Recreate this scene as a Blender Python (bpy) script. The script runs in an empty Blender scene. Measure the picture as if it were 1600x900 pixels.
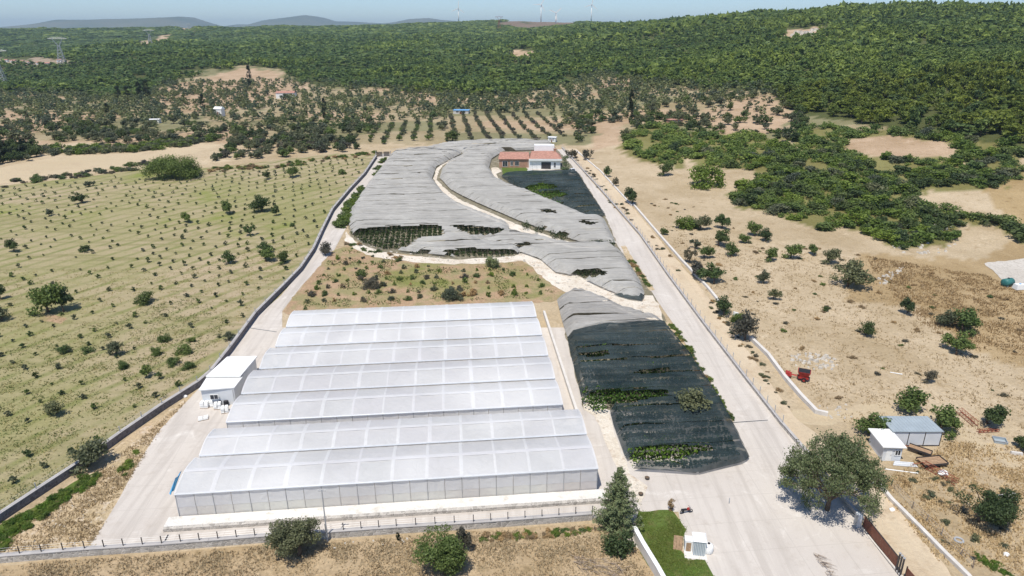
import bpy, math, random
import numpy as np
from mathutils import Vector, Matrix, noise as mnoise
from mathutils.geometry import tessellate_polygon

R = math.radians
random.seed(7); RNG = np.random.default_rng(7)
SC = bpy.context.scene
COL = SC.collection

# ------------------------------------------------------------------ camera, sky, sun, exposure
CAM_H = 60.0; LENS = 24.0; FPX = 1600*LENS/36.0; PITCH = math.atan(400/FPX)
cam_data = bpy.data.cameras.new('camera'); cam_data.lens = LENS; cam_data.sensor_width = 36
cam_data.clip_start = 0.5; cam_data.clip_end = 60000
cam = bpy.data.objects.new('camera', cam_data); COL.objects.link(cam)
cam.location = (0, 0, CAM_H); cam.rotation_euler = (math.pi/2-PITCH, 0, 0)
SC.camera = cam

SUN_TO = Vector((-0.20, -0.40, 1.0)).normalized()
SUN_EL = math.asin(SUN_TO.z)
world = bpy.data.worlds.new('World'); SC.world = world; world.use_nodes = True
wn = world.node_tree
bg = wn.nodes['Background']; sky = wn.nodes.new('ShaderNodeTexSky')
sky.sky_type = 'NISHITA'; sky.sun_disc = False; sky.sun_elevation = SUN_EL
sky.sun_rotation = math.atan2(SUN_TO.x, SUN_TO.y)
sky.altitude = 100; sky.air_density = 0.8; sky.dust_density = 0.25; sky.ozone_density = 6.0
wn.links.new(sky.outputs[0], bg.inputs[0]); bg.inputs[1].default_value = 0.118
sun_d = bpy.data.lights.new('sun', 'SUN'); sun_d.energy = 4.2; sun_d.angle = R(0.5); sun_d.color = (1, 0.945, 0.85)
sun = bpy.data.objects.new('sun', sun_d); COL.objects.link(sun)
sun.rotation_euler = SUN_TO.to_track_quat('Z', 'Y').to_euler(); sun.location = (0, -50, 300)
SC.view_settings.view_transform = 'Standard'; SC.view_settings.look = 'None'
SC.view_settings.exposure = 0.25; SC.view_settings.gamma = 1
SC.cycles.max_bounces = 6; SC.cycles.transparent_max_bounces = 12; SC.cycles.volume_bounces = 0

# ------------------------------------------------------------------ survey of the land: heights from sight lines
A = 0.045
cp, sp = math.cos(PITCH), math.sin(PITCH)
def tau(y):
    k = (450-np.asarray(y, float))/FPX
    return (k*cp-sp)/(cp+k*sp)
def plane(Y): return A*(Y-80)

COLS = [
 (-1.30, [(330,220),(430,190),(600,160),(800,135),(1000,112),(1500,92),(2500,44),(3000,60)]),
 (-.75, [(330,220),(430,188),(600,157),(800,130),(1000,107),(1500,90),(2500,44),(3000,60)]),
 (-.50, [(330,220),(430,182),(560,155),(700,127),(1000,84),(1300,68),(1700,76),(2600,42),(3200,52)]),
 (-.25, [(330,220),(450,180),(600,150),(750,126),(1000,94),(1400,66),(2000,50),(2800,42),(3500,48)]),
 (0.0,  [(330,220),(400,192),(550,152),(700,126),(1000,88),(1400,66),(1900,55),(3000,31),(3600,42)]),
 (.12,  [(330,218),(400,188),(500,148),(620,122),(850,80),(1100,55),(1500,42),(2900,33),(3400,44)]),
 (.20,  [(240,300),(330,212),(380,185),(450,150),(550,122),(750,88),(1000,57),(1300,34),(1600,42)]),
 (.35,  [(220,322),(270,262),(330,205),(400,160),(500,118),(650,80),(850,46),(1100,22),(1400,32)]),
 (.50,  [(190,368),(240,280),(300,206),(360,168),(450,124),(600,77),(800,38),(1000,14),(1300,24)]),
 (.75,  [(170,406),(220,300),(260,228),(320,170),(400,120),(500,82),(650,44),(850,11),(1100,18)]),
 (1.30, [(170,406),(220,300),(260,228),(320,170),(400,120),(500,82),(650,44),(850,8),(1100,16)]),
]
NY, NS = 520, 260
LY0, LY1 = math.log(40), math.log(5200)
LYS = np.linspace(LY0, LY1, NY); YF = np.exp(LYS)
SF = np.linspace(-1.3, 1.3, NS)
_D = []; _st = []
for s, kn in COLS:
    Ys = [k[0] for k in kn]; zs = [CAM_H+float(tau(k[1]))*k[0] for k in kn]
    Ys = [20]+Ys+[5200]; zs = [plane(20)]+zs+[max(zs[-1]-25, 5)]
    z = np.interp(YF, Ys, zs)
    pl = plane(YF); d = z-pl; d[YF < kn[0][0]] = 0
    _D.append(d); _st.append(kn[0][0])
_D = np.array(_D)
_cs = [c[0] for c in COLS]
T = np.array([np.interp(SF, _cs, _D[:, j]) for j in range(NY)]).T   # (NS, NY)
START = np.interp(SF, _cs, _st)
def gsm(a, sig, axis):
    r = int(3*sig); k = np.exp(-.5*(np.arange(-r, r+1)/sig)**2); k /= k.sum()
    pad = [(0, 0)]*a.ndim; pad[axis] = (r, r)
    return np.apply_along_axis(lambda v: np.convolve(v, k, 'valid'), axis, np.pad(a, pad, 'edge'))
T = gsm(gsm(T, 5, 0), 4, 1)
mask = np.clip((YF[None, :]-START[:, None])/30, 0, 1); mask = mask*mask*(3-2*mask)
T = T*mask
# rolling relief on the far land
nz = np.zeros_like(T)
for j in range(NY):
    if YF[j] < 360: continue
    a = min(1, (YF[j]-360)/500)
    for i in range(0, NS):
        p = Vector((SF[i]*YF[j]/170, YF[j]/170, 3.3))
        nz[i, j] = a*(5.5*mnoise.noise(p)+2.4*mnoise.noise(p*2.7))
T = T+nz+plane(YF)[None, :]
def terrain(X, Y):
    X = np.asarray(X, float); Y = np.asarray(Y, float)
    Yc = np.clip(Y, 40, 5190); s = np.clip(X/np.maximum(Yc, 1), -1.299, 1.299)
    fi = (s+1.3)/2.6*(NS-1); fj = (np.log(Yc)-LY0)/(LY1-LY0)*(NY-1)
    i = np.clip(fi.astype(int), 0, NS-2); j = np.clip(fj.astype(int), 0, NY-2)
    a = fi-i; b = fj-j
    z = (T[i, j]*(1-a)+T[i+1, j]*a)*(1-b)+(T[i, j+1]*(1-a)+T[i+1, j+1]*a)*b
    return np.where(Y < 160, plane(Y), z)
def tz(X, Y): return float(terrain(X, Y))
YM = np.exp(np.linspace(math.log(45), math.log(4500), 900))
def S_of(x, t): return (x-800)/FPX*(cp-t*sp)
def P(x, y, h=0.0):
    """point of the land seen along a sight line (h above ground)"""
    t = float(tau(y)); s = S_of(x, t)
    if t < A:
        Yp = (CAM_H+80*A-h)/(A-t)
        if 0 < Yp < 165: return Vector((s*Yp, Yp, plane(Yp)))
    g = terrain(s*YM, YM)+h-(CAM_H+t*YM)
    k = np.where(g >= 0)[0]
    if len(k) == 0: Yp = 4500
    elif k[0] == 0: Yp = YM[0]
    else:
        a = k[0]; Yp = YM[a-1]+(YM[a]-YM[a-1])*(-g[a-1])/(g[a]-g[a-1])
    return Vector((s*Yp, Yp, tz(s*Yp, Yp)))
def PIX(X, Y, Z):
    X = np.asarray(X, float); Y = np.asarray(Y, float); dz = np.asarray(Z, float)-CAM_H
    zc = Y*cp-dz*sp; uc = Y*sp+dz*cp
    return 800+FPX*X/zc, 450-FPX*uc/zc
def zdepth(p): return p.y*cp-(p.z-CAM_H)*sp
def inpoly(px, py, poly):
    px = np.asarray(px, float); py = np.asarray(py, float); r = np.zeros(px.shape, bool)
    n = len(poly)
    for i in range(n):
        x1, y1 = poly[i]; x2, y2 = poly[(i+1) % n]
        if y1 == y2: continue
        c = ((y1 > py) != (y2 > py)) & (px < (x2-x1)*(py-y1)/(y2-y1)+x1)
        r ^= c
    return r

# ------------------------------------------------------------------ tagging and linking
def tag(o, label=None, cat=None, group=None, kind=None):
    if label: o['label'] = label
    if cat: o['category'] = cat
    if group: o['group'] = group
    if kind: o['kind'] = kind
    return o
def empty(name, loc, rz=0.0, label=None, cat=None, group=None):
    o = bpy.data.objects.new(name, None); COL.objects.link(o); o.empty_display_size = .3
    o.location = loc; o.rotation_euler = (0, 0, rz)
    return tag(o, label, cat, group)
def link(name, me, parent=None, loc=None, rz=None, sc=None):
    o = bpy.data.objects.new(name, me); COL.objects.link(o)
    if parent: o.parent = parent
    if loc is not None: o.location = loc
    if rz is not None: o.rotation_euler = (0, 0, rz)
    if sc is not None: o.scale = sc
    return o
def npmesh(name, V, F, mats=(), smooth=False, matidx=None):
    V = np.asarray(V, np.float32); F = np.asarray(F, np.int32)
    me = bpy.data.meshes.new(name); k = F.shape[1]
    me.vertices.add(len(V)); me.vertices.foreach_set('co', V.ravel())
    me.loops.add(F.size); me.loops.foreach_set('vertex_index', F.ravel())
    me.polygons.add(len(F)); me.polygons.foreach_set('loop_start', np.arange(0, F.size, k, dtype=np.int32))
    me.polygons.foreach_set('loop_total', np.full(len(F), k, np.int32))
    for m in mats: me.materials.append(m)
    if matidx is not None: me.polygons.foreach_set('material_index', np.asarray(matidx, np.int32))
    if smooth: me.polygons.foreach_set('use_smooth', np.ones(len(F), bool))
    me.update(calc_edges=True); me.validate()
    return me
class MB:
    def __init__(s): s.v = []; s.f = []; s.m = []; s.mats = []
    def mi(s, m):
        if m not in s.mats: s.mats.append(m)
        return s.mats.index(m)
    def face(s, pts, m):
        b = len(s.v); s.v += [tuple(p) for p in pts]; s.f.append(tuple(range(b, b+len(pts)))); s.m.append(s.mi(m))
    def box(s, x0, x1, y0, y1, z0, z1, m, bev=0.0):
        b = len(s.v)
        s.v += [(x0,y0,z0),(x1,y0,z0),(x1,y1,z0),(x0,y1,z0),(x0,y0,z1),(x1,y0,z1),(x1,y1,z1),(x0,y1,z1)]
        for q in ((0,3,2,1),(4,5,6,7),(0,1,5,4),(1,2,6,5),(2,3,7,6),(3,0,4,7)):
            s.f.append(tuple(b+i for i in q)); s.m.append(s.mi(m))
    def hexa(s, P8, m):
        b = len(s.v); s.v += [tuple(p) for p in P8]
        for q in ((0,3,2,1),(4,5,6,7),(0,1,5,4),(1,2,6,5),(2,3,7,6),(3,0,4,7)):
            s.f.append(tuple(b+i for i in q)); s.m.append(s.mi(m))
    def tube(s, pts, rad, m, n=6, cap=True):
        pts = [Vector(p) for p in pts]
        rr = rad if isinstance(rad, (list, tuple)) else [rad]*len(pts)
        rings = []
        for i, p in enumerate(pts):
            d = (pts[min(i+1, len(pts)-1)]-pts[max(i-1, 0)]).normalized()
            a = d.orthogonal().normalized() if abs(d.z) > .9 else d.cross(Vector((0, 0, 1))).normalized()
            c = d.cross(a); b = len(s.v)
            for k in range(n):
                t = 2*math.pi*k/n; s.v.append(tuple(p+(a*math.cos(t)+c*math.sin(t))*rr[i]))
            rings.append(b)
        for i in range(len(pts)-1):
            for k in range(n):
                s.f.append((rings[i]+k, rings[i]+(k+1) % n, rings[i+1]+(k+1) % n, rings[i+1]+k)); s.m.append(s.mi(m))
        if cap:
            s.f.append(tuple(rings[0]+k for k in reversed(range(n)))); s.m.append(s.mi(m))
            s.f.append(tuple(rings[-1]+k for k in range(n))); s.m.append(s.mi(m))
    def bar(s, a, b, w, m):
        s.tube([a, b], w/2, m, 4)
    def mesh(s, name, smooth=False):
        me = bpy.data.meshes.new(name); me.from_pydata(s.v, [], s.f)
        for m in s.mats: me.materials.append(m)
        me.polygons.foreach_set('material_index', s.m)
        if smooth: me.polygons.foreach_set('use_smooth', [True]*len(s.f))
        me.update(); return me
    def build(s, name, parent=None, smooth=False, **k):
        return link(name, s.mesh(name, smooth), parent, **k)

# ------------------------------------------------------------------ materials
class NT:
    def __init__(s, name, rough=.9, spec=.2):
        s.mat = bpy.data.materials.new(name); s.mat.use_nodes = True; s.t = s.mat.node_tree
        s.b = s.t.nodes['Principled BSDF']; s.b.inputs['Roughness'].default_value = rough
        s.b.inputs['Specular IOR Level'].default_value = spec
        s._pos = None
    def n(s, typ, **k):
        x = s.t.nodes.new(typ)
        for a, v in k.items(): setattr(x, a, v)
        return x
    def l(s, a, b): s.t.links.new(a, b)
    def pos(s):
        if s._pos is None: s._pos = s.n('ShaderNodeNewGeometry').outputs['Position']
        return s._pos
    def obj(s): return s.n('ShaderNodeTexCoord').outputs['Object']
    def mapv(s, vec, rot=0.0, scale=(1, 1, 1)):
        m = s.n('ShaderNodeMapping'); m.inputs['Rotation'].default_value = (0, 0, rot); m.inputs['Scale'].default_value = scale
        s.l(vec, m.inputs['Vector']); return m.outputs[0]
    def noise(s, scale, detail=3, vec=None, rough=.55, dist=0):
        x = s.n('ShaderNodeTexNoise'); x.inputs['Scale'].default_value = scale; x.inputs['Detail'].default_value = detail
        x.inputs['Roughness'].default_value = rough; x.inputs['Distortion'].default_value = dist
        s.l(vec if vec is not None else s.pos(), x.inputs['Vector']); return x.outputs['Fac']
    def ramp(s, f, lo, hi, a=0., b=1.):
        x = s.n('ShaderNodeMapRange'); x.inputs[1].default_value = lo; x.inputs[2].default_value = hi
        x.inputs[3].default_value = a; x.inputs[4].default_value = b
        s.l(f, x.inputs[0]); return x.outputs[0]
    def math(s, op, a, b):
        x = s.n('ShaderNodeMath', operation=op)
        for i, v in enumerate((a, b)):
            if isinstance(v, (int, float)): x.inputs[i].default_value = v
            else: s.l(v, x.inputs[i])
        return x.outputs[0]
    def mix(s, f, a, b, mode='MIX'):
        x = s.n('ShaderNodeMix', data_type='RGBA', blend_type=mode)
        for i, v in ((0, f), (6, a), (7, b)):
            if isinstance(v, (int, float)): x.inputs[i].default_value = v
            elif isinstance(v, tuple): x.inputs[i].default_value = v+(1,) if len(v) == 3 else v
            else: s.l(v, x.inputs[i])
        return x.outputs[2]
    def col(s, c):
        if isinstance(c, tuple): s.b.inputs['Base Color'].default_value = c+(1,)
        else: s.l(c, s.b.inputs['Base Color'])
        return s
    def bump(s, h, strength=.5, dist=.1):
        x = s.n('ShaderNodeBump'); x.inputs['Strength'].default_value = strength; x.inputs['Distance'].default_value = dist
        s.l(h, x.inputs['Height']); s.l(x.outputs[0], s.b.inputs['Normal']); return s

def solid(name, c, rough=.6, spec=.3, var=.12, scale=2.0, metal=0.0):
    m = NT(name, rough, spec); f = m.noise(scale, 4)
    m.col(m.mix(m.ramp(f, .3, .7), tuple(x*(1-var) for x in c), tuple(min(1, x*(1+var)) for x in c)))
    m.b.inputs['Metallic'].default_value = metal
    return m.mat
def earth(name, c1, c2, c3=None, s1=.05, s2=.4, c4=None, stripe=None, fine=.25, t3=.58, t4=.6):
    m = NT(name, .95, .05)
    c = m.mix(m.ramp(m.noise(s1, 5), .35, .65), c1, c2)
    if c3: c = m.mix(m.ramp(m.noise(s2, 5, rough=.65), t3-.06, t3+.1), c, c3)
    if stripe:
        rot, sx, sy, cs, amt = stripe
        v = m.mapv(m.pos(), rot, (sx, sy, 1))
        c = m.mix(m.math('MULTIPLY', m.ramp(m.noise(1.0, 4, vec=v), .48, .66), amt), c, cs)
    if c4: c = m.mix(m.ramp(m.noise(s1*.55+.013, 4, rough=.6), t4, t4+.14), c, c4)
    g = m.noise(2.6, 6, rough=.75)
    c = m.mix(fine, c, m.mix(m.ramp(g, .3, .7), (.10, .07, .04), (1.0, .95, .85)), 'OVERLAY')
    m.col(c); m.bump(m.noise(1.1, 6, rough=.7), .9, .35)
    return m.mat
def leafmat(name, ca, cb, transl=.42, attr=False):
    """ca dark, cb light; every leaf differs a little, every plant too"""
    m = NT(name, .55, .25)
    isl = m.n('ShaderNodeNewGeometry').outputs['Random Per Island']
    if attr:
        a = m.n('ShaderNodeAttribute', attribute_name='tint'); r = a.outputs['Fac']
    else:
        r = m.n('ShaderNodeObjectInfo').outputs['Random']
    c = m.mix(m.ramp(isl, 0, 1), ca, cb)
    warm = m.mix(r, (.70, .74, .80) if not attr else (.62, .70, .75), (1.28, 1.18, .95) if not attr else (1.45, 1.34, .92))
    c = m.mix(1.0, c, warm, 'MULTIPLY'); m.col(c)
    tr = m.n('ShaderNodeBsdfTranslucent'); m.l(c, tr.inputs[0])
    ms = m.n('ShaderNodeMixShader'); ms.inputs[0].default_value = transl
    m.l(m.b.outputs[0], ms.inputs[1]); m.l(tr.outputs[0], ms.inputs[2])
    m.l(ms.outputs[0], m.t.nodes['Material Output'].inputs[0])
    return m.mat

M = {}
M['olive'] = leafmat('olive_leaves', (.085,.105,.060), (.200,.222,.140))
M['oak'] = leafmat('oak_leaves', (.076,.120,.036), (.190,.262,.086))
M['dark'] = leafmat('dark_leaves', (.052,.080,.030), (.132,.182,.070))
M['pine'] = leafmat('pine_needles', (.100,.138,.026), (.235,.290,.060))
M['spruce'] = leafmat('spruce_needles', (.130,.175,.090), (.290,.350,.190))
M['cypress'] = leafmat('cypress_needles', (.015,.026,.012), (.040,.056,.024))
M['plane'] = leafmat('plane_leaves', (.130,.168,.068), (.290,.335,.165))
M['maquis'] = leafmat('maquis_leaves', (.095,.150,.026), (.210,.295,.066))
M['grey'] = leafmat('grey_leaves', (.090,.090,.070), (.200,.190,.150))
M['vine'] = leafmat('vine_leaves', (.060,.125,.016), (.150,.260,.045))
M['vdark'] = leafmat('crop_leaves', (.022,.042,.014), (.060,.100,.030))
M['forest'] = leafmat('forest_leaves', (.125,.178,.050), (.245,.320,.098), attr=True)
M['grovestuff'] = leafmat('grove_leaves', (.090,.115,.062), (.205,.235,.140), attr=True)
M['straw'] = leafmat('straw_blades', (.36,.275,.165), (.52,.42,.28), .1)
M['olivestraw'] = leafmat('faded_grass_blades', (.20,.185,.09), (.34,.31,.17), .1)
M['grassb'] = leafmat('grass_blades', (.055,.085,.015), (.15,.19,.045), .15)
M['dryleaf'] = leafmat('dry_leaves', (.22,.15,.08), (.38,.27,.15), .1)
M['bark'] = solid('bark', (.14,.10,.07), .9, .1, .3, 3)
M['twig'] = solid('grey_twigs', (.30,.24,.19), .9, .1, .25, 3)
M['white'] = solid('white_paint', (.80,.80,.78), .5, .3, .04, .8)
M['offw'] = solid('offwhite_panel', (.62,.64,.66), .5, .3, .06, .8)
M['bluegrey'] = solid('bluegrey_sheet', (.33,.38,.41), .45, .4, .08, .6)
M['greyp'] = solid('grey_paint', (.38,.39,.40), .5, .3, .1, .8)
M['dkmetal'] = solid('dark_metal', (.045,.04,.04), .5, .4, .3, 2)
M['steel'] = solid('galvanised_steel', (.42,.43,.44), .4, .5, .12, 2, .3)
M['rust'] = solid('rusty_steel', (.26,.085,.05), .8, .2, .35, 4)
M['redp'] = solid('red_paint', (.33,.035,.028), .6, .3, .35, 3)
M['brownp'] = solid('brown_paint', (.17,.065,.040), .55, .3, .15, 2)
M['wood'] = solid('weathered_wood', (.36,.24,.15), .85, .1, .25, 4)
M['black'] = solid('black_rubber', (.025,.025,.028), .7, .2, .2, 3)
M['blue'] = solid('blue_sheet', (.09,.42,.74), .5, .3, .12, 2)
M['bluet'] = solid('pale_blue_sheet', (.16,.36,.62), .6, .3, .1, .3)
M['tankg'] = solid('green_tank', (.04,.16,.15), .5, .3, .15, 2)
M['terra'] = solid('terracotta_brick', (.40,.235,.165), .9, .1, .15, 1)
M['roofred'] = solid('red_roof_tile', (.40,.215,.165), .85, .15, .22, 1.2)
M['rock'] = solid('limestone_rock', (.50,.46,.40), .95, .1, .2, 1)
M['lime'] = earth('limestone_soil', (.60,.54,.46), (.70,.65,.58), (.48,.40,.32), .12, .6)
M['concrete'] = None
def concrete():
    m = NT('concrete', .9, .15)
    c = m.mix(m.ramp(m.noise(.06, 5), .35, .65), (.50,.455,.41), (.56,.515,.465))
    c = m.mix(m.ramp(m.noise(.5, 6, rough=.7), .55, .75), c, (.45,.40,.35))
    c = m.mix(m.ramp(m.noise(.16, 6, rough=.7, dist=1.5), .58, .72), c, (.64,.60,.55))
    v = m.mapv(m.pos(), R(-16), (.9, .035, 1))
    c = m.mix(m.math('MULTIPLY', m.ramp(m.noise(1, 4, vec=v), .48, .68), .55), c, (.40,.36,.32))
    v2 = m.mapv(m.pos(), R(-5.5), (1, 1, 1)); w = m.n('ShaderNodeTexBrick'); w.offset = 0; w.inputs['Scale'].default_value = 1; w.inputs['Brick Width'].default_value = 6; w.inputs['Row Height'].default_value = 5; w.inputs['Mortar Size'].default_value = .045; w.inputs['Mortar Smooth'].default_value = .4
    m.l(v2, w.inputs['Vector']); c = m.mix(m.math('MULTIPLY', w.outputs['Fac'], .42), c, (.36,.33,.29))
    c = m.mix(m.math('MULTIPLY', m.ramp(m.noise(1.1, 6, rough=.8), .58, .78), .75), c, (.38,.34,.29))
    m.col(c); m.bump(m.noise(3, 5), .2, .05); return m.mat
M['concrete'] = concrete()
M['dirt'] = earth('dirt_track', (.51,.415,.295), (.57,.475,.35), (.46,.36,.25), .06, .3, stripe=(R(-22), .7, .03, (.62,.50,.36), .5), fine=.12)
M['lawn'] = earth('lawn', (.080,.128,.028), (.105,.150,.040), (.15,.145,.06), .25, .8, fine=.35)
M['red_soil'] = earth('red_soil', (.35,.245,.16), (.40,.29,.20), (.27,.245,.13), .09, .22, c4=(.19,.205,.07), fine=.35, t3=.50, t4=.52)
M['verge'] = earth('dry_verge', (.42,.34,.22), (.48,.38,.26), (.60,.53,.44), .1, .7, c4=(.40,.26,.17), fine=.35)
M['straw_soil'] = earth('straw_field_soil', (.47,.385,.26), (.51,.42,.29), (.43,.34,.235), .02, .12, stripe=(R(8), .03, .6, (.46,.36,.24), .4), fine=.12)
M['fore_soil'] = earth('foreground_grass_soil', (.43,.335,.22), (.375,.285,.175), (.27,.205,.12), .12, .5, c4=(.48,.39,.27), fine=.25)
M['netsoil'] = earth('bed_soil', (.17,.155,.11), (.22,.20,.145), (.34,.31,.26), .1, .8)
M['gravel'] = earth('pale_gravel', (.48,.45,.41), (.55,.52,.48), (.40,.37,.33), .1, .8)
def stone(name, c, mortar, sc=.9):
    m = NT(name, .95, .1)
    x = m.n('ShaderNodeTexVoronoi'); x.inputs['Scale'].default_value = sc*2.2; m.l(m.pos(), x.inputs[0])
    e = m.n('ShaderNodeTexVoronoi', feature='DISTANCE_TO_EDGE'); e.inputs['Scale'].default_value = sc*2.2; m.l(m.pos(), e.inputs[0])
    k = m.mix(m.ramp(m.n('ShaderNodeSeparateColor').outputs[0], 0, 1), c, c)
    sep = m.t.nodes.new('ShaderNodeSeparateColor'); m.l(x.outputs['Color'], sep.inputs[0])
    k = m.mix(sep.outputs[0], tuple(v*.72 for v in c), tuple(v*1.2 for v in c))
    k = m.mix(m.ramp(e.outputs['Distance'], .02, .07, 1, 0), k, mortar)
    m.col(k); m.bump(m.ramp(e.outputs['Distance'], 0, .1), .7, .06); return m.mat
M['stone'] = stone('grey_rubble_stone', (.34,.32,.31), (.46,.43,.40))
M['stone_shade'] = stone('shaded_rubble_stone', (.17,.16,.165), (.24,.225,.225))  # grey rubble darkened: shade on the left wall's face put into its colour
M['stonew'] = stone('pale_rubble_stone', (.42,.39,.35), (.58,.54,.49))
M['coping'] = solid('cement_coping', (.42,.40,.385), .9, .1, .12, .6)
M['wallw'] = solid('pale_plaster_wall', (.60,.57,.53), .9, .1, .1, .7)
def film(name, c, transp, rot=0, bright=0.0):
    m = NT(name, .35, .35)
    v = m.pos()
    rnd = m.n('ShaderNodeObjectInfo').outputs['Random']
    k = m.mix(m.ramp(m.noise(.22, 5, rough=.6), .3, .7), tuple(x*.93 for x in c), tuple(min(.95, x*1.04) for x in c))
    k = m.mix(m.math('MULTIPLY', rnd, .35), k, (.74, .71, .75))
    k = m.mix(m.ramp(m.noise(.75, 6, rough=.7, dist=.8), .5, .78), k, tuple(x*.90 for x in c))
    k = m.mix(m.ramp(m.noise(.05, 2), .45, .62), k, tuple(min(.9, x*1.14) for x in c))
    m.col(k)
    m.bump(m.noise(.55, 5, dist=1.2), .35, .35)
    tr = m.n('ShaderNodeBsdfTranslucent'); m.l(k, tr.inputs[0])
    tp = m.n('ShaderNodeBsdfTransparent')
    a = m.n('ShaderNodeMixShader'); a.inputs[0].default_value = .42; m.l(m.b.outputs[0], a.inputs[1]); m.l(tr.outputs[0], a.inputs[2])
    b = m.n('ShaderNodeMixShader'); m.l(m.ramp(m.noise(.12, 3), .3, .7, transp*.6, transp*1.3), b.inputs[0])
    m.l(a.outputs[0], b.inputs[1]); m.l(tp.outputs[0], b.inputs[2])
    m.l(b.outputs[0], m.t.nodes['Material Output'].inputs[0]); return m.mat
M['film'] = film('roof_film', (.79,.795,.795), .10)
M['filmb'] = film('double_film', (.86,.86,.855), .06)
M['filmw'] = film('wall_film', (.84,.83,.815), .18)
M['filmlow'] = film('curtain_film', (.84,.78,.72), .18)
def netmat(name, c1, c2, transp, streak=.5):
    m = NT(name, .9, .08)
    c = m.mix(m.ramp(m.noise(.10, 5), .35, .65), c1, c2)
    v = m.mapv(m.pos(), R(-5), (.07, 1.7, 1))
    c = m.mix(m.math('MULTIPLY', m.ramp(m.noise(1, 6, vec=v, rough=.75), .46, .66), streak), c, tuple(x*.45 for x in c1))
    m.col(c); m.bump(m.noise(1, 6, vec=m.mapv(m.pos(), R(-5), (.22, 1.5, 1)), rough=.65), 1.0, .55)
    tr = m.n('ShaderNodeBsdfTranslucent'); m.l(c, tr.inputs[0])
    tp = m.n('ShaderNodeBsdfTransparent')
    a = m.n('ShaderNodeMixShader'); a.inputs[0].default_value = .2; m.l(m.b.outputs[0], a.inputs[1]); m.l(tr.outputs[0], a.inputs[2])
    b = m.n('ShaderNodeMixShader'); m.l(m.ramp(m.noise(.35, 4), .3, .7, transp*.5, transp*1.5), b.inputs[0])
    m.l(a.outputs[0], b.inputs[1]); m.l(tp.outputs[0], b.inputs[2])
    m.l(b.outputs[0], m.t.nodes['Material Output'].inputs[0]); return m.mat
M['netg'] = netmat('grey_net', (.50,.485,.455), (.60,.585,.55), .15, .42)
M['netw'] = netmat('pale_net', (.42,.405,.38), (.50,.48,.45), .10)
M['netd'] = netmat('dark_green_net', (.028,.048,.054), (.080,.106,.112), .28, .45)
M['hole_dark'] = M['vdark']
M['glass'] = solid('dark_glass', (.03,.035,.045), .15, .6, .1, 1)
M['carw'] = solid('white_car_paint', (.70,.70,.70), .25, .5, .03, 1)
M['white2'] = earth('white_concrete', (.68,.66,.62), (.74,.72,.68), (.58,.55,.50), .1, .7, fine=.12)

# ------------------------------------------------------------------ zones of the land (as surveyed on the photograph)
FOREST_EDGE = [(-400,146),(0,143),(100,148),(160,152),(215,150),(245,138),(290,122),(330,110),(380,101),(440,108),(470,132),(560,134),(640,142),(700,150),(800,152),(830,142),
 (905,128),(935,116),(985,125),(1050,132),(1130,140),(1200,142),(1225,165),(1255,182),(1330,190),(1400,205),(1480,212),(1560,225),(1600,232),(2000,235)]
def forest_edge(x): return np.interp(x, [p[0] for p in FOREST_EDGE], [p[1] for p in FOREST_EDGE])
MAQ = [[(972,232),(1000,198),(1050,196),(1078,215),(1082,250),(1075,262),(1040,258),(1000,252)],
       [(1084,212),(1130,206),(1190,214),(1235,232),(1290,255),(1370,258),(1450,255),(1570,262),(1570,285),(1540,300),(1490,296),(1440,300),(1420,315),(1470,330),(1540,335),(1600,355),(1600,385),(1560,352),(1500,352),(1482,382),(1410,392),(1370,372),(1330,352),(1290,362),(1250,348),(1190,330),(1150,318),(1140,300),(1185,285),(1180,265),(1120,262),(1086,258)],
       [(1240,205),(1290,196),(1340,205),(1440,205),(1500,214),(1600,235),(1600,285),(1560,262),(1490,250),(1500,232),(1480,222),(1400,212),(1340,216),(1250,215)],
       [(1225,214),(1312,218),(1338,243),(1420,251),(1488,247),(1500,262),(1290,258)], [(1490,215),(1600,232),(1600,285),(1500,262)],
       [(1150,300),(1190,310),(1180,330),(1150,325),(1138,310)], [(1080,352),(1090,345),(1082,357),(1055,356)]]
CLEAR = [[(1228,48),(1290,42),(1294,56),(1250,68),(1222,66)], [(-50,92),(60,92),(130,97),(90,103),(-50,104)], [(770,40),(800,34),(890,30),(905,40),(830,48)], [(205,70),(240,58),(270,56),(262,66),(228,76)],
         [(270,40),(300,38),(305,48),(285,50)], [(610,38),(618,38),(618,46),(610,46)], [(800,80),(835,78),(835,95),(800,95)]]
BARE = [[(225,160),(260,140),(330,118),(385,106),(430,112),(455,140),(420,160),(330,172)], [(395,136),(460,142),(450,155),(395,150)], [(930,124),(990,126),(985,140),(935,140)],
        [(1080,180),(1130,160),(1210,150),(1240,180),(1230,205),(1130,215)], [(1315,220),(1400,213),(1490,218),(1482,244),(1420,249),(1340,240)], [(0,170),(45,172),(40,192),(0,195)],
        [(930,195),(980,190),(975,230),(920,235)], [(640,150),(690,142),(690,165),(640,165)]]
def inany(px, py, polys):
    r = np.zeros(np.shape(px), bool)
    for q in polys: r |= inpoly(px, py, q)
    return r

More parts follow.
